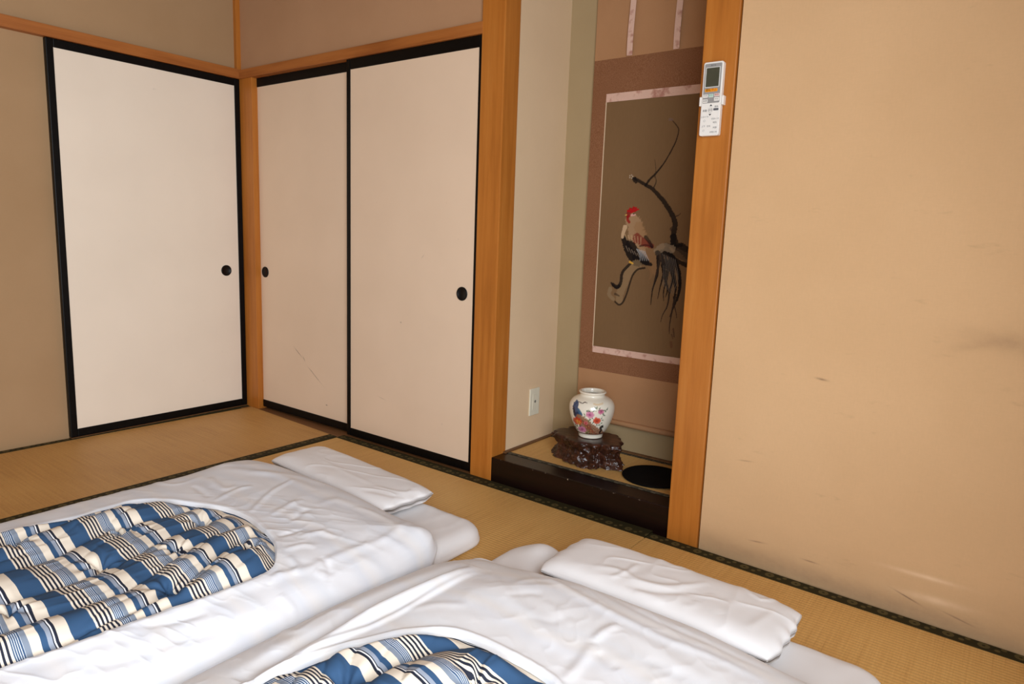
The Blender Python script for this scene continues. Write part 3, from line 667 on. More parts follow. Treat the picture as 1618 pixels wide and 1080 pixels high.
for fx, tilt in ((2.056, .022), (2.254, .020)):
    V = []; n = 22
    for i in range(n):
        z = 1.727+(2.235-1.727)*i/(n-1); x = fx+tilt*.35*(i/(n-1)); wv = .004*math.sin(i*.5)*(1-i/n)
        y = SY-.010-wv
        V += [(x, y, z), (x+.024, y+.001, z), (x, y+.0012, z), (x+.024, y+.0022, z)]
    Fc = []
    for i in range(n-1):
        a = 4*i; b = a+4; Fc += [(a, a+1, b+1, b), (a+2, b+2, b+3, a+3), (a, b, b+2, a+2), (a+1, a+3, b+3, b+1)]
    Fc += [(0, 2, 3, 1)]
    pydata('hanging_ribbon', V, Fc, ICHI, sc_e, False)
tubes('roller_rod', [([(SX0-.0, SY-.008, .228), (SX1+.0, SY-.008, .228)], .0115)], TEN, sc_e, 16)
tubes('rod_knob', [([(SX1, SY-.008, .228), (SX1+.02, SY-.008, .228)], .013)], LACQ, sc_e, 16)
tubes('rod_knob', [([(SX0-.02, SY-.008, .228), (SX0, SY-.008, .228)], .013)], LACQ, sc_e, 16)
tubes('top_rod', [([(SX0, SY-.004, 2.245), (SX1, SY-.004, 2.245)], .008)], TEN, sc_e, 12)
tubes('cord', [([(2.05, SY-.004, 2.25), (2.175, SY, 2.32), (2.30, SY-.004, 2.25)], .002)], EDG, sc_e, 6)

# ================= root-wood stand =================
def stand():
    na, nh = 220, 70
    th = np.linspace(0, 2*math.pi, na, endpoint=False)
    t = np.linspace(0, 1, nh)          # bottom to top
    TH, T = np.meshgrid(th, t, indexing='ij')
    a, b = .150, .100
    lobes = .10*np.cos(5*TH+.6)+.07*np.cos(9*TH+2.0)+.05*np.cos(14*TH+.5)+.03*np.sin(23*TH)
    prof = 1.0-.10*np.sin(math.pi*np.clip(T*1.05, 0, 1))+.04*T
    root = 1+lobes*(.62-.10*T)+.07*np.exp(-(T/.25)**2)*(1+.7*np.cos(7*TH+1))
    bumps = .13*vnoise(TH*7.64, T*3.4+3)+.09*vnoise(TH*14.3, T*7+9)+.05*vnoise(TH*30, T*15)
    bumps *= np.where(T > .93, .35, 1)
    R = prof*root*(1+bumps)
    R *= np.where(T > .93, 1.0, 1)
    bot = .0+.012*np.maximum(0, vnoise(TH*6, 0*TH+4)+.1)
    Zz = bot+(.096-bot)*T
    X = R*a*np.cos(TH); Y = R*b*np.sin(TH)
    V = np.stack([X, Y, Zz], -1)
    # top plate rings
    rings = [V.reshape(na, nh, 3)]
    top = []
    for s, dz in ((.97, .0995), (.9, .1005), (.6, .100), (.3, .100), (.02, .100)):
        q = V[:, -1].copy(); q[:, :2] *= s; q[:, 2] = dz+.0008*vnoise(q[:, 0]*60, q[:, 1]*60); top.append(q)
    allv = np.concatenate([V]+[q[:, None] for q in top], 1)
    n2 = allv.shape[1]
    return allv.reshape(-1, 3), grid_faces(na, n2, True), na, n2
SV, SF, na, n2 = stand()
st_e_loc = Vector((2.078, .245, .1008)); ang = math.radians(-8)
R_ = np.array([[math.cos(ang), -math.sin(ang), 0], [math.sin(ang), math.cos(ang), 0], [0, 0, 1]])
SVw = SV@R_.T+np.array(st_e_loc)
M = NM('carved_root_wood', .32, .5)
f = M.noise(M.coord('Object', (1, 1, 1)), 38, 5, .65); g = M.noise(M.coord('Object', (8, 8, 2)), 12, 3)
M.col(M.mix(M.math('MULTIPLY', g, .5), M.ramp(f, [(.3, (20, 9, 6)), (.5, (54, 27, 17)), (.72, (96, 52, 32))]), (50, 24, 15))); M.bump(f, .4, .003)
M.b.inputs['Coat Weight'].default_value = .12
tag(pydata('vase_stand', SVw, SF, M.m), 'dark gnarled root-wood stand under the painted vase', 'stand')

# ================= painted vase =================
VC = Vector((2.083, .248, .2022))
prof = [(.036, .0), (.047, .0005), (.049, .003), (.050, .010), (.052, .016), (.058, .024), (.068, .042), (.077, .062), (.085, .084), (.0905, .106), (.0925, .124), (.0915, .140),
        (.087, .153), (.079, .164), (.068, .172), (.058, .177), (.0525, .180), (.0505, .184), (.0510, .189), (.0545, .193), (.0560, .1965), (.0545, .1995), (.0500, .2005), (.0455, .198), (.0440, .190), (.0445, .180), (.060, .165), (.078, .130), (.070, .06), (.03, .012)]
P = np.array(spline(prof, 5))*np.array([1, .945]); nA = 420
azc = math.atan2(CAM.y-VC.y, CAM.x-VC.x)
aa = np.linspace(-math.pi, math.pi, nA, endpoint=False)
A2, I2 = np.meshgrid(aa, np.arange(len(P)), indexing='ij')
Rr = P[I2, 0]; Zr = P[I2, 1]
X = VC.x+Rr*np.cos(azc+A2); Y = VC.y+Rr*np.sin(azc+A2); Z = VC.z+Zr
outer = (I2 <= 125)
# picture coordinates as seen from the front of the vase, metres
PX = np.where(np.cos(A2) > .0, Rr*np.sin(A2), 9.).ravel(); PY = Zr.ravel()
cols = np.tile(np.array(lin((238, 230, 212))), (PX.size, 1))
PXo = np.where(outer.ravel() & (PY > .0225), PX, 9.)
def vp(x, y): return ((x-482)*.000382, (645-y)*.000365)     # sketch units to metres on the vase
def vs(pts, r0, r1, c, al=.95): stroke(cols, PXo, PY, [vp(*p) for p in pts], r0, r1, c, al, .0009)
def flower(x, y, r, c1, c2, n=7):
    for k in range(n):
        q = 2*math.pi*k/n; vs([(x+r*.55*math.cos(q), y+r*.5*math.sin(q)), (x+r*.62*math.cos(q), y+r*.55*math.sin(q))], r*.00017, r*.00016, c1, .9)
    for k in range(n):
        q = 2*math.pi*(k+.5)/n; vs([(x+r*.2*math.cos(q), y+r*.2*math.sin(q)), (x+r*.85*math.cos(q), y+r*.8*math.sin(q))], .0004, .0003, c2, .7)
    vs([(x-2, y), (x+2, y)], r*.00010, r*.0001, c2, .8)
def leaf(x, y, a, l=20, c=(40, 92, 48)):
    vs([(x, y), (x+l*.5*math.cos(a), y+l*.5*math.sin(a)), (x+l*math.cos(a), y+l*math.sin(a))], .0024, .0006, c)
# peacock neck, body, tail
vs([(430, 222), (405, 218), (380, 232), (350, 225), (320, 238), (295, 270)], .0012, .002, (60, 50, 40))
vs([(322, 240), (308, 280), (320, 320), (342, 370)], .009, .015, (34, 66, 106)); vs([(290, 290), (300, 340), (310, 380)], .003, .005, (24, 40, 60))
vs([(345, 300), (362, 330), (372, 355)], .004, .007, (52, 96, 128)); vs([(330, 350), (350, 375)], .008, .006, (30, 54, 86))
vs([(350, 390), (400, 420), (460, 480), (520, 545), (560, 585)], .012, .024, (150, 106, 78)); vs([(390, 460), (430, 520), (480, 580)], .016, .012, (150, 108, 80), .9)
for i in range(12):
    k = i*16; vs([(370+k*.55, 400+k*.35), (420+k*.55, 470+k*.45), (440+k*.7, 540+k*.28)], .0007, .0006, (86, 40, 26) if i % 2 else (176, 70, 50), .8)
for i in range(10):
    for j in range(4): vs([(392+i*17-j*10, 425+i*15+j*22), (395+i*17-j*10, 428+i*15+j*22)], .0014, .0014, ((60, 96, 70), (188, 150, 96), (130, 44, 36))[(i+j) % 3], .8)
for x, y in [(500, 500), (540, 530), (565, 560), (470, 470)]: vs([(x, y), (x+22, y+14), (x+30, y+30)], .001, .0008, (80, 44, 30), .8)
flower(466, 342, 42, (216, 138, 168), (150, 60, 110)); flower(578, 305, 30, (214, 128, 156), (150, 60, 100)); flower(540, 408, 42, (216, 84, 54), (150, 30, 24))
flower(338, 440, 48, (196, 60, 40), (226, 160, 60)); flower(392, 535, 42, (206, 128, 160), (140, 60, 100)); flower(428, 445, 24, (206, 110, 110), (160, 50, 50), 5)
flower(352, 452, 24, (220, 150, 70), (190, 80, 40), 5)
for x, y, a in [(432, 302, -.6), (455, 300, .4), (500, 298, -.5), (560, 275, -1), (600, 290, -.2), (620, 300, .6), (600, 330, .9), (640, 285, -1.2), (610, 345, .2), (585, 385, .2), (598, 400, .8), (540, 455, 1.2), (560, 458, .3), (505, 430, 2.2),
                (470, 392, 1.3), (490, 385, .2), (520, 265, -2.4), (532, 268, -1.4), (462, 408, 2), (585, 435, .5), (320, 500, .4), (340, 500, 1.4), (325, 530, 2.6), (440, 570, .2), (455, 555, -.6), (470, 575, .5), (345, 550, 2.2), (370, 585, .2), (365, 500, -.4), (408, 370, .3), (412, 350, -2)]:
    leaf(x, y, a, 20, (36, 74, 44) if (x+y) % 2 else (62, 104, 50))
vs([(432, 305), (470, 310), (520, 300), (560, 290), (640, 290)], .0006, .0005, (60, 50, 40), .8); vs([(585, 400), (600, 340), (620, 310)], .0006, .0005, (60, 50, 40), .8)
vs([(600, 480), (585, 500), (590, 530), (578, 560), (580, 575)], .0052, .0024, (22, 16, 16)); vs([(602, 482), (608, 500)], .003, .002, (22, 16, 16)); vs([(575, 490), (585, 485)], .002, .002, (22, 16, 16))
vs([(500, 225), (540, 232), (590, 222)], .003, .003, (222, 176, 100), .45)
ring = (np.abs(PY-.0215) < .0012) & outer.ravel(); cols[ring] = np.array(lin((96, 40, 26)))
ring = (np.abs(PY-.1795) < .0008) & outer.ravel(); cols[ring] = cols[ring]*.7+np.array(lin((190, 150, 90)))*.3
vm = attr_mat('glazed_porcelain', .18, .5, 0, .6)
o = pydata('painted_vase', np.stack([X, Y, Z], -1).reshape(-1, 3), [tuple(f) for f in grid_faces(nA, len(P), True)]+[tuple(np.arange(nA)[::-1]*len(P))], vm, None, True)
paint_attr(o.data, cols); tag(o, 'white porcelain vase painted with a peacock and flowers, on the root-wood stand', 'vase')

# ================= black round dish =================
bm = bmesh.new(); c = (2.385, .224, .1005)
pr = [(.100, 0), (.118, .003), (.122, .008), (.120, .011), (.112, .009), (.095, .0065), (0, .006)]
rings = []; seg = 72
for r, h in pr:
    rings.append([bm.verts.new((c[0]+r*math.cos(2*math.pi*i/seg), c[1]+r*math.sin(2*math.pi*i/seg), c[2]+h)) for i in range(seg)] if r else [bm.verts.new((c[0], c[1], c[2]+h))])
for A, B in zip(rings, rings[1:]):
    for i in range(seg):
        j = (i+1) % seg
        bm.faces.new((A[i], A[j], B[0]) if len(B) == 1 else (A[i], A[j], B[j], B[i]))
bm.faces.new(rings[0][::-1]); me = bpy.data.meshes.new('round_mat'); bm.to_mesh(me); bm.free()
tag(link('round_mat', me, flat('black_mat', (9, 8, 8), .85, .1, 0, 2), None, True), 'flat round black mat on the alcove floor beside the right post', 'mat')

# ================= air-conditioner remote in its wall holder =================
PY0 = -.032
WHT = flat('white_plastic', (236, 232, 226), .35, .45, 0, 2); GRYP = flat('grey_plastic', (150, 148, 146), .4, .4, 0, 3)
h_e = empty('remote_holder', (2.605, PY0, 1.425)); tag(h_e, 'white plastic wall holder gripping the remote on the right post', 'holder')
box('back_plate', (2.585, 2.627, -.036, PY0, 1.36, 1.45), WHT, h_e, .001)
box('side_clip', (2.5685, 2.5755, -.052, PY0, 1.415, 1.442), WHT, h_e, .002)
box('side_clip', (2.6375, 2.6445, -.052, PY0, 1.415, 1.442), WHT, h_e, .002)
r_e = empty('remote_control', (2.606, -.036, 1.33)); tag(r_e, 'white air-conditioner remote with grey screen on the right wooden post', 'remote')
bx0, bx1, bz0, bz1 = 2.576, 2.637, 1.326, 1.541
def rrect(name, x0, x1, z0, z1, y0, y1, r, mat, parent, bev=.0):
    bm = bmesh.new(); vs_ = []
    for cx, cz, s in ((x1-r, z1-r, 0), (x0+r, z1-r, 1), (x0+r, z0+r, 2), (x1-r, z0+r, 3)):
        for k in range(6):
            q = math.pi/2*(s+k/5); vs_.append(bm.verts.new((cx+r*math.cos(q), y1, cz+r*math.sin(q))))
    f = bm.faces.new(vs_); e_ = bmesh.ops.extrude_face_region(bm, geom=[f])
    nv = [g for g in e_['geom'] if isinstance(g, bmesh.types.BMVert)]
    for v in nv: v.co.y = y0
    if bev: bmesh.ops.bevel(bm, geom=[e for e in bm.edges if all(abs(v.co.y-y0) < 1e-6 for v in e.verts)], offset=bev, segments=2, affect='EDGES')
    bmesh.ops.recalc_face_normals(bm, faces=bm.faces)
    me = bpy.data.meshes.new(name); bm.to_mesh(me); bm.free(); return link(name, me, mat, parent)
FY = -.054
rrect('remote_body', bx0, bx1, bz0, bz1, FY, -.036, .006, WHT, r_e, .002)
def rz(py): return 1.541-(py-140)/(975-140)*.215        # sketch rows to height
def rx(u): return bx0+u*(bx1-bx0)
rrect('face_plate', rx(.07), rx(.93), rz(605), rz(160), FY-.0008, FY+.0005, .003, GRYP, r_e)
rrect('screen_rim', rx(.13), rx(.87), rz(428), rz(200), FY-.0012, FY-.0006, .001, flat('pale_rim', (205, 205, 200), .4), r_e)
rrect('screen', rx(.17), rx(.83), rz(420), rz(208), FY-.0015, FY-.001, .0005, flat('lcd_screen', (72, 72, 58), .25, .5, 0, 3), r_e)
rrect('orange_button', rx(.16), rx(.80), rz(478), rz(442), FY-.0026, FY-.0006, .003, flat('orange_rubber', (232, 150, 32), .4), r_e, .0004)
for u0, u1, y0_, y1_, cl in ((.09, .33, 505, 540, 0), (.37, .60, 505, 540, 1), (.66, .92, 500, 535, 2), (.09, .33, 560, 598, 0), (.66, .92, 545, 585, 0)):
    mt = (WHT, flat('mint_key', (206, 226, 214), .4, .4, 0, 2), flat('pinkish_key', (228, 206, 200), .4, .4, 0, 2))[cl]
    rrect('key', rx(u0), rx(u1), rz(y1_), rz(y0_), FY-.0022, FY-.0006, .0012, mt, r_e, .0003)
INK = flat('remote_print', (62, 62, 66), .6, .2, 0, 2); REDI = flat('red_print', (170, 60, 50), .6, .2, 0, 2); BRI = flat('brown_print', (84, 50, 14), .6, .2, 0, 2)
def text(s, u, row, size, mat, y=FY-.0004, name='printed_text'):
    cu = bpy.data.curves.new(name, 'FONT'); cu.body = s; cu.size = size; cu.align_x = 'CENTER'; cu.align_y = 'CENTER'
    o = bpy.data.objects.new(name, cu); COL.objects.link(o)
    bpy.context.view_layer.update()
    dg = bpy.context.evaluated_depsgraph_get(); me = bpy.data.meshes.new_from_object(o.evaluated_get(dg)); bpy.data.objects.remove(o)
    me.name = name
    T = Matrix.Translation((rx(u), y, rz(row)))@Matrix.Rotation(math.pi/2, 4, 'X'); me.transform(T)
    if len(me.vertices) == 0: return
    me.materials.clear(); return link(name, me, mat, r_e)
KY = FY-.0024
text('\u904b\u8ee2', .33, 460, .0085, BRI, FY-.0028); text('\u505c\u6b62', .62, 460, .0085, flat('dark_orange_print', (176, 84, 20), .6, .2, 0, 2), FY-.0028)
text('\u51b7\u623f', .21, 522, .0062, INK, KY); text('\u9664\u6e7f', .485, 522, .0062, flat('green_print', (40, 120, 90), .6, .2, 0, 2), KY); text('\u6696\u623f', .79, 517, .0062, REDI, KY)
text('\u9001\u98a8', .21, 579, .0062, INK, KY); text('MENU', .79, 565, .0042, INK, KY)
text('\u98a8\u91cf', .22, 690, .007, INK); text('\u6c7a\u5b9a', .5, 685, .006, INK); text('\u98a8\u5411', .8, 650, .006, INK)
text('\u5165\u30bf\u30a4\u30de', .24, 762, .006, INK); text('\u5207\u30bf\u30a4\u30de', .78, 788, .006, INK); text('\u6642\u523b', .78, 830, .006, INK)
text('\u4e0a\u4e0b', .2, 868, .006, INK); text('\u5de6\u53f3', .48, 868, .006, INK); text('\u5185\u90e8', .8, 888, .006, INK); text('\u304a\u77e5\u3089\u305b', .74, 938, .0058, INK); text('\u3042\u3051\u308b', .5, 181, .0055, INK, FY-.001)
def tri(u, row, s, up_, name='arrow_mark'):
    V = [(rx(u)-s, FY-.0003, rz(row)), (rx(u)+s, FY-.0003, rz(row)), (rx(u), FY-.0003, rz(row)+(s*1.3 if up_ else -s*1.3))]
    V += [(a, FY+.0003, c_) for a, b, c_ in V]
    pydata(name, V, [(0, 1, 2), (5, 4, 3), (0, 3, 4, 1), (1, 4, 5, 2), (2, 5, 3, 0)], INK, r_e, False)
tri(.52, 640, .0042, True); tri(.50, 728, .0042, False)
rrect('dark_oval_key', rx(.66), rx(.92), rz(692), rz(668), FY-.0012, FY, .0022, flat('slate_key', (90, 92, 98), .4, .4, 0, 2), r_e)
bm = bmesh.new()
for k in range(24):
    q0, q1 = 2*math.pi*k/24, 2*math.pi*(k+1)/24; cc = (rx(.5), rz(685))
    v = [bm.verts.new((cc[0]+r*math.cos(q), FY-.0003, cc[1]+r*math.sin(q))) for r, q in ((.0062, q0), (.0068, q0), (.0068, q1), (.0062, q1))]; bm.faces.new(v)
me = bpy.data.meshes.new('ring_mark'); bm.to_mesh(me); bm.free(); link('ring_mark', me, INK, r_e)
for u, row in ((.24, 805), (.24, 918)):
    bm = bmesh.new(); disc(bm, (rx(u), FY+.0003, rz(row)), .0032, .0009, (0, -1, 0), 16); bmesh.ops.recalc_face_normals(bm, faces=bm.faces)
    me = bpy.data.meshes.new('small_button'); bm.to_mesh(me); bm.free(); link('small_button', me, flat('silver_button', (170, 170, 170), .4), r_e)

# ================= bedding =================
OCEN = [(1.66, -1.6), (2.71, -1.6)]
_oc = []
for (ox, oy), pts in zip(OCEN, OPENING):
    pp = np.array(spline(list(pts)+[pts[0]], 8)); a_ = np.arctan2(pp[:, 1]-oy, pp[:, 0]-ox); r_ = np.hypot(pp[:, 0]-ox, pp[:, 1]-oy)
    i_ = np.argsort(a_); ag = np.linspace(-math.pi, math.pi, 721); rg = np.interp(ag, a_[i_], r_[i_], period=2*math.pi)
    ker = np.exp(-(np.arange(-12, 13)/5.)**2); ker /= ker.sum()
    rg = np.convolve(np.concatenate([rg[-13:-1], rg, rg[1:13]]), ker, 'valid')
    _oc.append((ag, rg))
def pocket_dist(k, x, y):
    """roughly the distance outside the oval opening of the duvet cover"""
    dx = x-OCEN[k][0]; dy = y-OCEN[k][1]; a_ = np.arctan2(dy, dx)
    r_ = np.interp(a_, *_oc[k]); cs = np.cos(np.gradient(_oc[k][1], _oc[k][0])*0)[0]
    sl = np.interp(a_, _oc[k][0], np.gradient(_oc[k][1], _oc[k][0]))
    return (np.hypot(dx, dy)-r_)/np.sqrt(1+(sl/r_)**2)
def add_strokes(z, x, y, strokes):
    for pts, a, wd in strokes:
        q = spline(pts, 5)
        x0 = min(p[0] for p in q)-4*wd; x1 = max(p[0] for p in q)+4*wd; y0 = min(p[1] for p in q)-4*wd; y1 = max(p[1] for p in q)+4*wd
        m_ = (x > x0) & (x < x1) & (y > y0) & (y < y1)
        if not m_.any(): continue
        d, t = seg_param(x[m_], y[m_], q)
        tp = np.clip(np.minimum(t, 1-t)*5, 0, 1)**.6
        s = np.exp(-(d/wd)**2)-.28*np.exp(-(d/(wd*2.2))**2)
        z[m_] += a*s*tp
    return z
def ridged(x, y): return 1-2*np.abs(vnoise(x, y)*1.6)
def wrinkle(k, x, y):
    wx = x+.05*vnoise(x*5+k*3, y*5); wy = y+.05*vnoise(x*5, y*5+7)
    a = np.radians(28 if k == 0 else -38)
    u = wx*np.cos(a)+wy*np.sin(a); v_ = -wx*np.sin(a)+wy*np.cos(a)
    r = ridged(u*7+3, v_*17+k*5)
    r2_ = ridged(u*15+9, v_*34+k)
    msk = np.clip(vnoise(x*4+11, y*4+2)*2+.5, 0, 1)
    s_ = 1.0 if k == 0 else .6
    return s_*(.0026*np.clip(r, 0, 1)**2*msk+.0016*np.clip(r2_, 0, 1)**2*msk+.0012*vnoise(x*22, y*22))
AMP = [.7, .55]
def duvet_top(k, x, y):
    x = np.asarray(x, float).copy(); y = np.asarray(y, float).copy()
    z = duvet_base(k, x, y)
    d = indist(x, y, DUV[k], DR[k])
    z = z+wrinkle(k, x, y)*np.clip(d/.05, 0, 1)*np.clip(d/.05, 0, 1)
    return add_strokes(z, x, y, [(p, a*AMP[k], w_) for p, a, w_ in STROKES[k]])
# fold field of the striped quilt: puffs running up the bed with tight valleys
TUFT = [[(1.42, -1.56), (1.66, -1.45), (1.72, -1.29), (1.60, -1.15), (1.78, -1.68), (1.46, -1.73), (1.88, -1.17), (1.90, -1.40), (1.52, -1.33)],
        [(2.50, -1.37), (2.68, -1.20), (2.78, -1.30), (2.60, -1.55), (2.88, -1.45)]]
def quilt_fields(k, x, y):
    s = 8.2 if k == 0 else 6.2
    ph = (x+.10*vnoise(x*2.2+k*4, y*2.6+1)+.045*vnoise(x*6+2, y*5.2)+(.10 if k == 0 else -.45)*(y+1.4))*s+.37+k*.13
    fr = ph-np.floor(ph)
    puff = np.sqrt(np.clip(np.sin(math.pi*np.clip(fr, 0.001, .999)), 0, 1))
    saw = fr-.5
    sm = np.clip(np.minimum(fr, 1-fr)/.10, 0, 1)
    saw = saw*sm
    ph2 = (x*.9+.10*vnoise(x*4+9, y*4)+(.3)*(y))*17.3+k
    f2 = ph2-np.floor(ph2); p2 = np.sqrt(np.clip(np.sin(math.pi*np.clip(f2, .001, .999)), 0, 1)); s2 = (f2-.5)*np.clip(np.minimum(f2, 1-f2)/.15, 0, 1)
    amp = .55+1.1*np.clip(vnoise(x*3.1+20, y*3.4)+.5, 0, 1)
    h = .031*amp*puff+.0095*p2*np.clip(vnoise(x*6, y*6)*1.6+.5, 0, 1)+.007*vnoise(x*9, y*7)+.003*np.clip(ridged(x*26+3, y*13), 0, 1)**2
    warp = .005*amp*saw+.002*s2+.008*vnoise(x*5+3, y*4+8)
    for tx, ty in TUFT[k]:
        d = np.hypot(x-tx, (y-ty)); a = np.arctan2(y-ty, x-tx)
        h = h-.020*np.exp(-(d/.020)**2)-.008*np.exp(-(d/.055)**2)*(1+.8*np.cos(a*6+tx*40))
        warp = warp+.004*np.exp(-(d/.05)**2)*np.cos(a*3+ty*30)
    return h, warp
def quilt_top(k, x, y):
    h, wp = quilt_fields(k, x, y)
    return duvet_base(k, x, y)+h-.020, wp
# cloth materials
def cloth(name, c, ghost=0, P=.175, off=0.):
    M = NM(name, .85, .15)
    g = M.noise(M.coord('Object', (600, 600, 600)), 1, 2)
    base_ = M.ramp(M.noise(M.coord('Object'), 4, 2), [(.3, tuple(k-2 for k in c)), (.7, c)])
    if ghost:      # striped quilt faintly visible through the thin cotton
        sx = M.n('ShaderNodeSeparateXYZ'); M.l(M.coord('Object'), sx.inputs[0])
        wv = M.math('MULTIPLY', M.math('SUBTRACT', M.noise(M.coord('Object', (5, 5, 5)), 1, 2), .5), .10)
        u = M.math('FRACT', M.math('ADD', M.math('DIVIDE', M.math('ADD', sx.outputs[1], wv), P), off))
        s_ = M.ramp(u, [(0, c), (.25, (c[0]-ghost, c[1]-ghost+2, c[2]-ghost+5)), (.42, (c[0], c[1]-2, c[2]-5)), (.62, (c[0]-ghost+2, c[1]-ghost+4, c[2]-ghost+6)), (.8, c)])
        base_ = s_
    M.col(base_); M.bump(g, .12, .0003)
    M.b.inputs['Sheen Weight'].default_value = .15
    return M.m
WHITE1 = cloth('white_cotton_cover', (226, 225, 227), 8)
WHITE2 = cloth('white_cotton_cover_near', (232, 231, 232), 3)
SHEET = cloth('white_cotton_sheet', (234, 231, 230))
BLUE, NAVY, CREAM, WH, GREY = (54, 84, 118), (38, 42, 56), (232, 219, 200), (240, 240, 240), (128, 138, 152)
def stripes(name, P, off, sgn=1):
    M = NM(name, .8, .2)
    a = M.n('ShaderNodeAttribute'); a.attribute_name = 'stripe'
    u = M.math('FRACT', M.math('ADD', M.math('DIVIDE', a.outputs['Fac'], P*sgn), off))
    st = [(0, BLUE)]
    q = .24; wd = .21/9
    for i in range(9): st.append((q+i*wd, CREAM if i % 2 == 0 else NAVY))
    q = .45
    for i in range(5): st += [(q+i*.02, (60, 84, 114)), (q+i*.02+.013, (206, 212, 220))]
    st += [(.55, GREY), (.605, CREAM), (.70, BLUE), (.765, (150, 158, 172)), (.812, NAVY), (.822, WH), (.836, NAVY), (.868, CREAM)]
    c = M.ramp(u, st, 'CONSTANT')
    g = M.noise(M.coord('Object', (500, 500, 500)), 1, 2)
    M.col(c); M.bump(g, .12, .0003); return M.m
def duvet(k, label, qlabel, wmat, smat):
    D = DUV[k]
    e = empty('duvet', ((D[0]+D[1])/2, (D[2]+D[3])/2, .02)); tag(e, label, 'duvet')
    # --- white cover: rings from the oval opening out to the rim and under ---
    nt, nr = 1100, 150
    th = np.linspace(0, 2*math.pi, nt, endpoint=False)
    cx, cy = OCEN[k]
    ct, st_ = np.cos(th), np.sin(th)
    def solve(fn):
        lo = np.full(nt, .02); hi = np.full(nt, 2.2)
        for _ in range(34):
            mid = (lo+hi)/2; inside = fn(cx+mid*ct, cy+mid*st_); lo = np.where(inside, mid, lo); hi = np.where(inside, hi, mid)
        return lo
    ri = solve(lambda x, y: pocket_dist(k, x, y) < 0)
    ro = solve(lambda x, y: indist(x, y, D, DR[k])+.005*vnoise(x*5+3, y*5) > 0)
    t = np.linspace(0, 1, nr); 
    te = 1-(1-t)**1.25
    R = ri[:, None]+(ro-ri)[:, None]*te[None, :]
    X = cx+R*ct[:, None]; Y = cy+R*st_[:, None]
    Z = duvet_top(k, X, Y)
    pd = pocket_dist(k, X, Y)
    Z = Z+(.0010 if k == 0 else .004)*np.exp(-((pd-.009)/.006)**2)+.002      # stitched hem around the opening
    # hem turns down at the opening, rim turns under
    inn = []
    for s, dz in ((-.004, -.010), (-.001, -.004)):
        r = ri+s; x = cx+r*ct; y = cy+r*st_; inn.append(np.stack([x, y, duvet_top(k, x, y)+dz], -1))
    out = []
    zo = Z[:, -1]
    xo, yo = X[:, -1], Y[:, -1]
    low = hard(k, xo, yo)
    for s, f in ((.003, .75), (.004, .45), (.001, .15)):
        r = ro+s; x = cx+r*ct; y = cy+r*st_
        out.append(np.stack([x, y, low+(zo-low)*f], -1))
    for s in np.concatenate([np.linspace(.995, .70, 60), np.linspace(.66, .02, 10)]):      # underside
        r = ro*s; x = cx+r*ct; y = cy+r*st_
        out.append(np.stack([x, y, hard(k, x, y)], -1))
    V = np.concatenate([q[:, None] for q in inn]+[np.stack([X, Y, Z], -1)]+[q[:, None] for q in out], 1)
    o = pydata('duvet_cover', V.reshape(-1, 3), grid_faces(nt, V.shape[1], True), wmat, e, True)
    # --- striped quilt inside ---
    ox = [p[0] for p in OPENING[k]]; oy = [p[1] for p in OPENING[k]]
    xs = np.arange(min(ox)-.035, max(ox)+.035, .0035); ys = np.arange(-2.34, max(oy)+.035, .0035)
    X, Y = np.meshgrid(xs, ys, indexing='ij')
    Z, wp = quilt_top(k, X, Y)
    pd = pocket_dist(k, X, Y)
    top = duvet_top(k, X, Y)
    s = np.clip((-pd)/.05, 0, 1); s = s*s*(3-2*s)
    Z = (top-.012)*(1-s)+Z*s
    Z = np.where(pd > -.004, np.minimum(Z, top-.009), Z)
    o = pydata('striped_quilt', np.stack([X, Y, Z], -1).reshape(-1, 3), grid_faces(*X.shape), smat, e, True)
    at = o.data.attributes.new('stripe', 'FLOAT', 'POINT'); at.data.foreach_set('value', (Y+wp-(.05 if k == 0 else .12)*(X-cx)).ravel().astype(np.float32))
    tag(o, qlabel)
    return e
def mattress(k, label):
    b = MAT[k]; cx, cy = (b[0]+b[1])/2, (b[2]+b[3])/2
    nt, nr = 500, 40
    th = np.linspace(0, 2*math.pi, nt, endpoint=False); n = 9
    ct, st_ = np.cos(th), np.sin(th)
    lo = np.full(nt, .02); hi = np.full(nt, 2.2)
    for _ in range(30):
        mid = (lo+hi)/2; ins = indist(cx+mid*ct, cy+mid*st_, b, .09) > 0; lo = np.where(ins, mid, lo); hi = np.where(ins, hi, mid)
    ro = lo
    rings = []
    for f in np.concatenate([np.linspace(.02, .86, 10), 1-np.linspace(.1, .0, 30)**1.6*4]):
        f = min(max(f, .02), 1.)
        r = ro*f; x = cx+r*ct; y = cy+r*st_; d = indist(x, y, b, .09)
        z = mat_top(k, x, y, .0001)-.003+.006*vnoise(x*7, y*7)*np.clip(d/.04, 0, 1)+.0025*np.clip(ridged(x*16+k*7, y*9), 0, 1)**2*np.clip(d/.03, 0, 1)
        rings.append(np.stack([x, y, z], -1))
    for f, z in ((1.003, .016), (1.002, .008), (.99, .0035), (.9, .003)):
        r = ro*f; rings.append(np.stack([cx+r*ct, cy+r*st_, np.full(nt, z)], -1))
    V = np.stack(rings, 1)
    tag(pydata('mattress', V.reshape(-1, 3), grid_faces(nt, V.shape[1], True), SHEET, None, True), label, 'mattress')
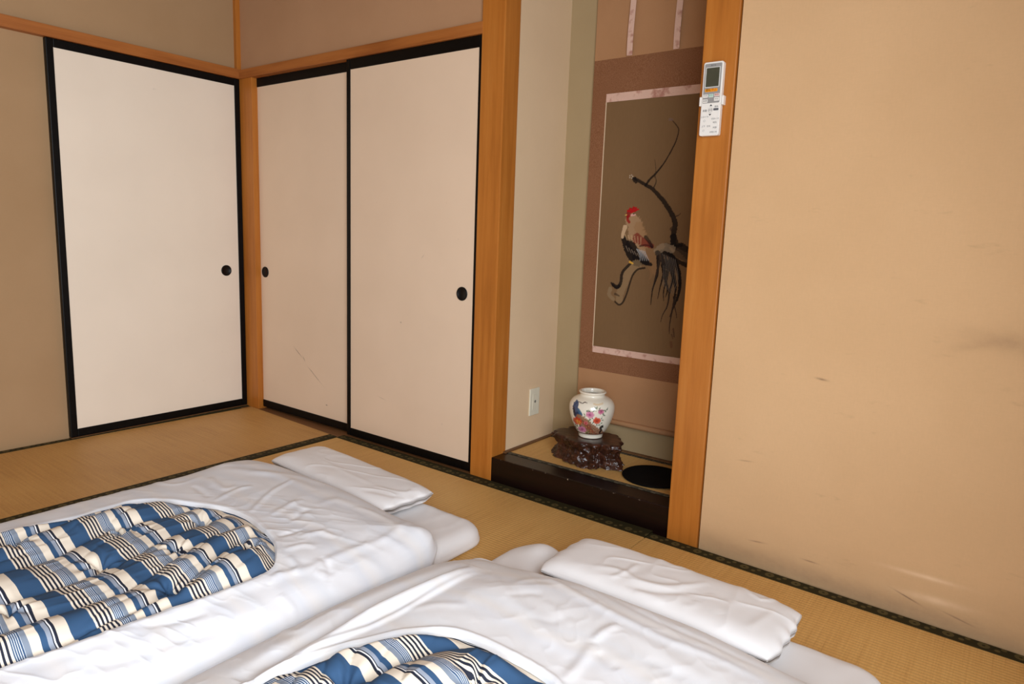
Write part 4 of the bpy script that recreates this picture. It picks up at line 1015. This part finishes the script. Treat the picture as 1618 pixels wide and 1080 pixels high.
def pillow(k, label, rot, zb, th_):
    b = PIL[k]; cx, cy = (b[0]+b[1])/2, (b[2]+b[3])/2; hx, hy = (b[1]-b[0])/2, (b[3]-b[2])/2
    nu, nv = 200, 110
    U, Vv = np.meshgrid(np.linspace(-1, 1, nu), np.linspace(-1, 1, nv), indexing='ij')
    X = cx+U*hx*(1-.03*np.abs(Vv)**4); Y = cy+Vv*hy
    ee = np.clip(1-np.abs(U)**9, 0, 1)**.5*np.clip(1-np.abs(Vv)**5, 0, 1)**.5
    a = math.radians(rot); ca, sa = math.cos(a), math.sin(a)
    X, Y = cx+(X-cx)*ca-(Y-cy)*sa, cy+(X-cx)*sa+(Y-cy)*ca
    edge = np.clip(1-np.maximum(np.abs(U), np.abs(Vv))**12, 0, 1)
    mid = zb+.038
    top = mid+(th_-.038)*ee+(.002*np.clip(ridged(X*9+k*5+2*Y, Y*17-X*5), 0, 1)**2+.002*vnoise(X*15, Y*15))*edge
    top = add_strokes(top.copy(), X, Y, [(p, a_*.5, w_) for p, a_, w_ in PILLOW_STROKES[k]])+.0015*np.abs(U)**20
    bot = mid-.034*np.clip(ee, 0, 1)**.7
    puck = .003*np.abs(U)**14*np.sin(Y*95+k+3*vnoise(Y*20, X))
    X = X+puck*np.sign(U)
    n = nu*nv
    Vt = np.stack([X, Y, top], -1).reshape(-1, 3); Vb = np.stack([X, Y, np.minimum(bot, top-.002)], -1).reshape(-1, 3)
    F1 = grid_faces(nu, nv); F2 = F1[:, ::-1]+n
    def rim(idx, rev): 
        r = [(idx[i], idx[i]+n, idx[i+1]+n, idx[i+1]) for i in range(len(idx)-1)]
        return [q[::-1] for q in r] if rev else r
    R = rim(list(range(nv)), 0)+rim([i*nv+nv-1 for i in range(nu)], 0)+rim([(nu-1)*nv+j for j in range(nv)], 1)+rim([i*nv for i in range(nu)], 1)
    tag(pydata('pillow', np.vstack([Vt, Vb]), [tuple(f) for f in F1]+[tuple(f) for f in F2]+R, SHEET, None, True), label, 'pillow')
mattress(0, 'white sheeted floor mattress under the left duvet, its corner near the pillar')
mattress(1, 'white sheeted floor mattress under the right duvet, nearest the tan wall')
pillow(0, 'white pillow tucked under the head of the left duvet', -4.5, .071, .070)
pillow(1, 'white pillow at the head of the right duvet, nearest the tan wall', -1.0, .071, .075)
duvet(0, 'left duvet in white cover with an oval window of blue stripes, beside the bare tatami', 'blue, navy and cream striped quilt seen through the oval opening', WHITE1, stripes('striped_cotton', .190, .60))
duvet(1, 'right duvet in white cover overlapping the left one, nearest the camera', 'blue, navy and cream striped quilt seen through the oval opening', WHITE2, stripes('striped_cotton_near', .190, .15, -1))
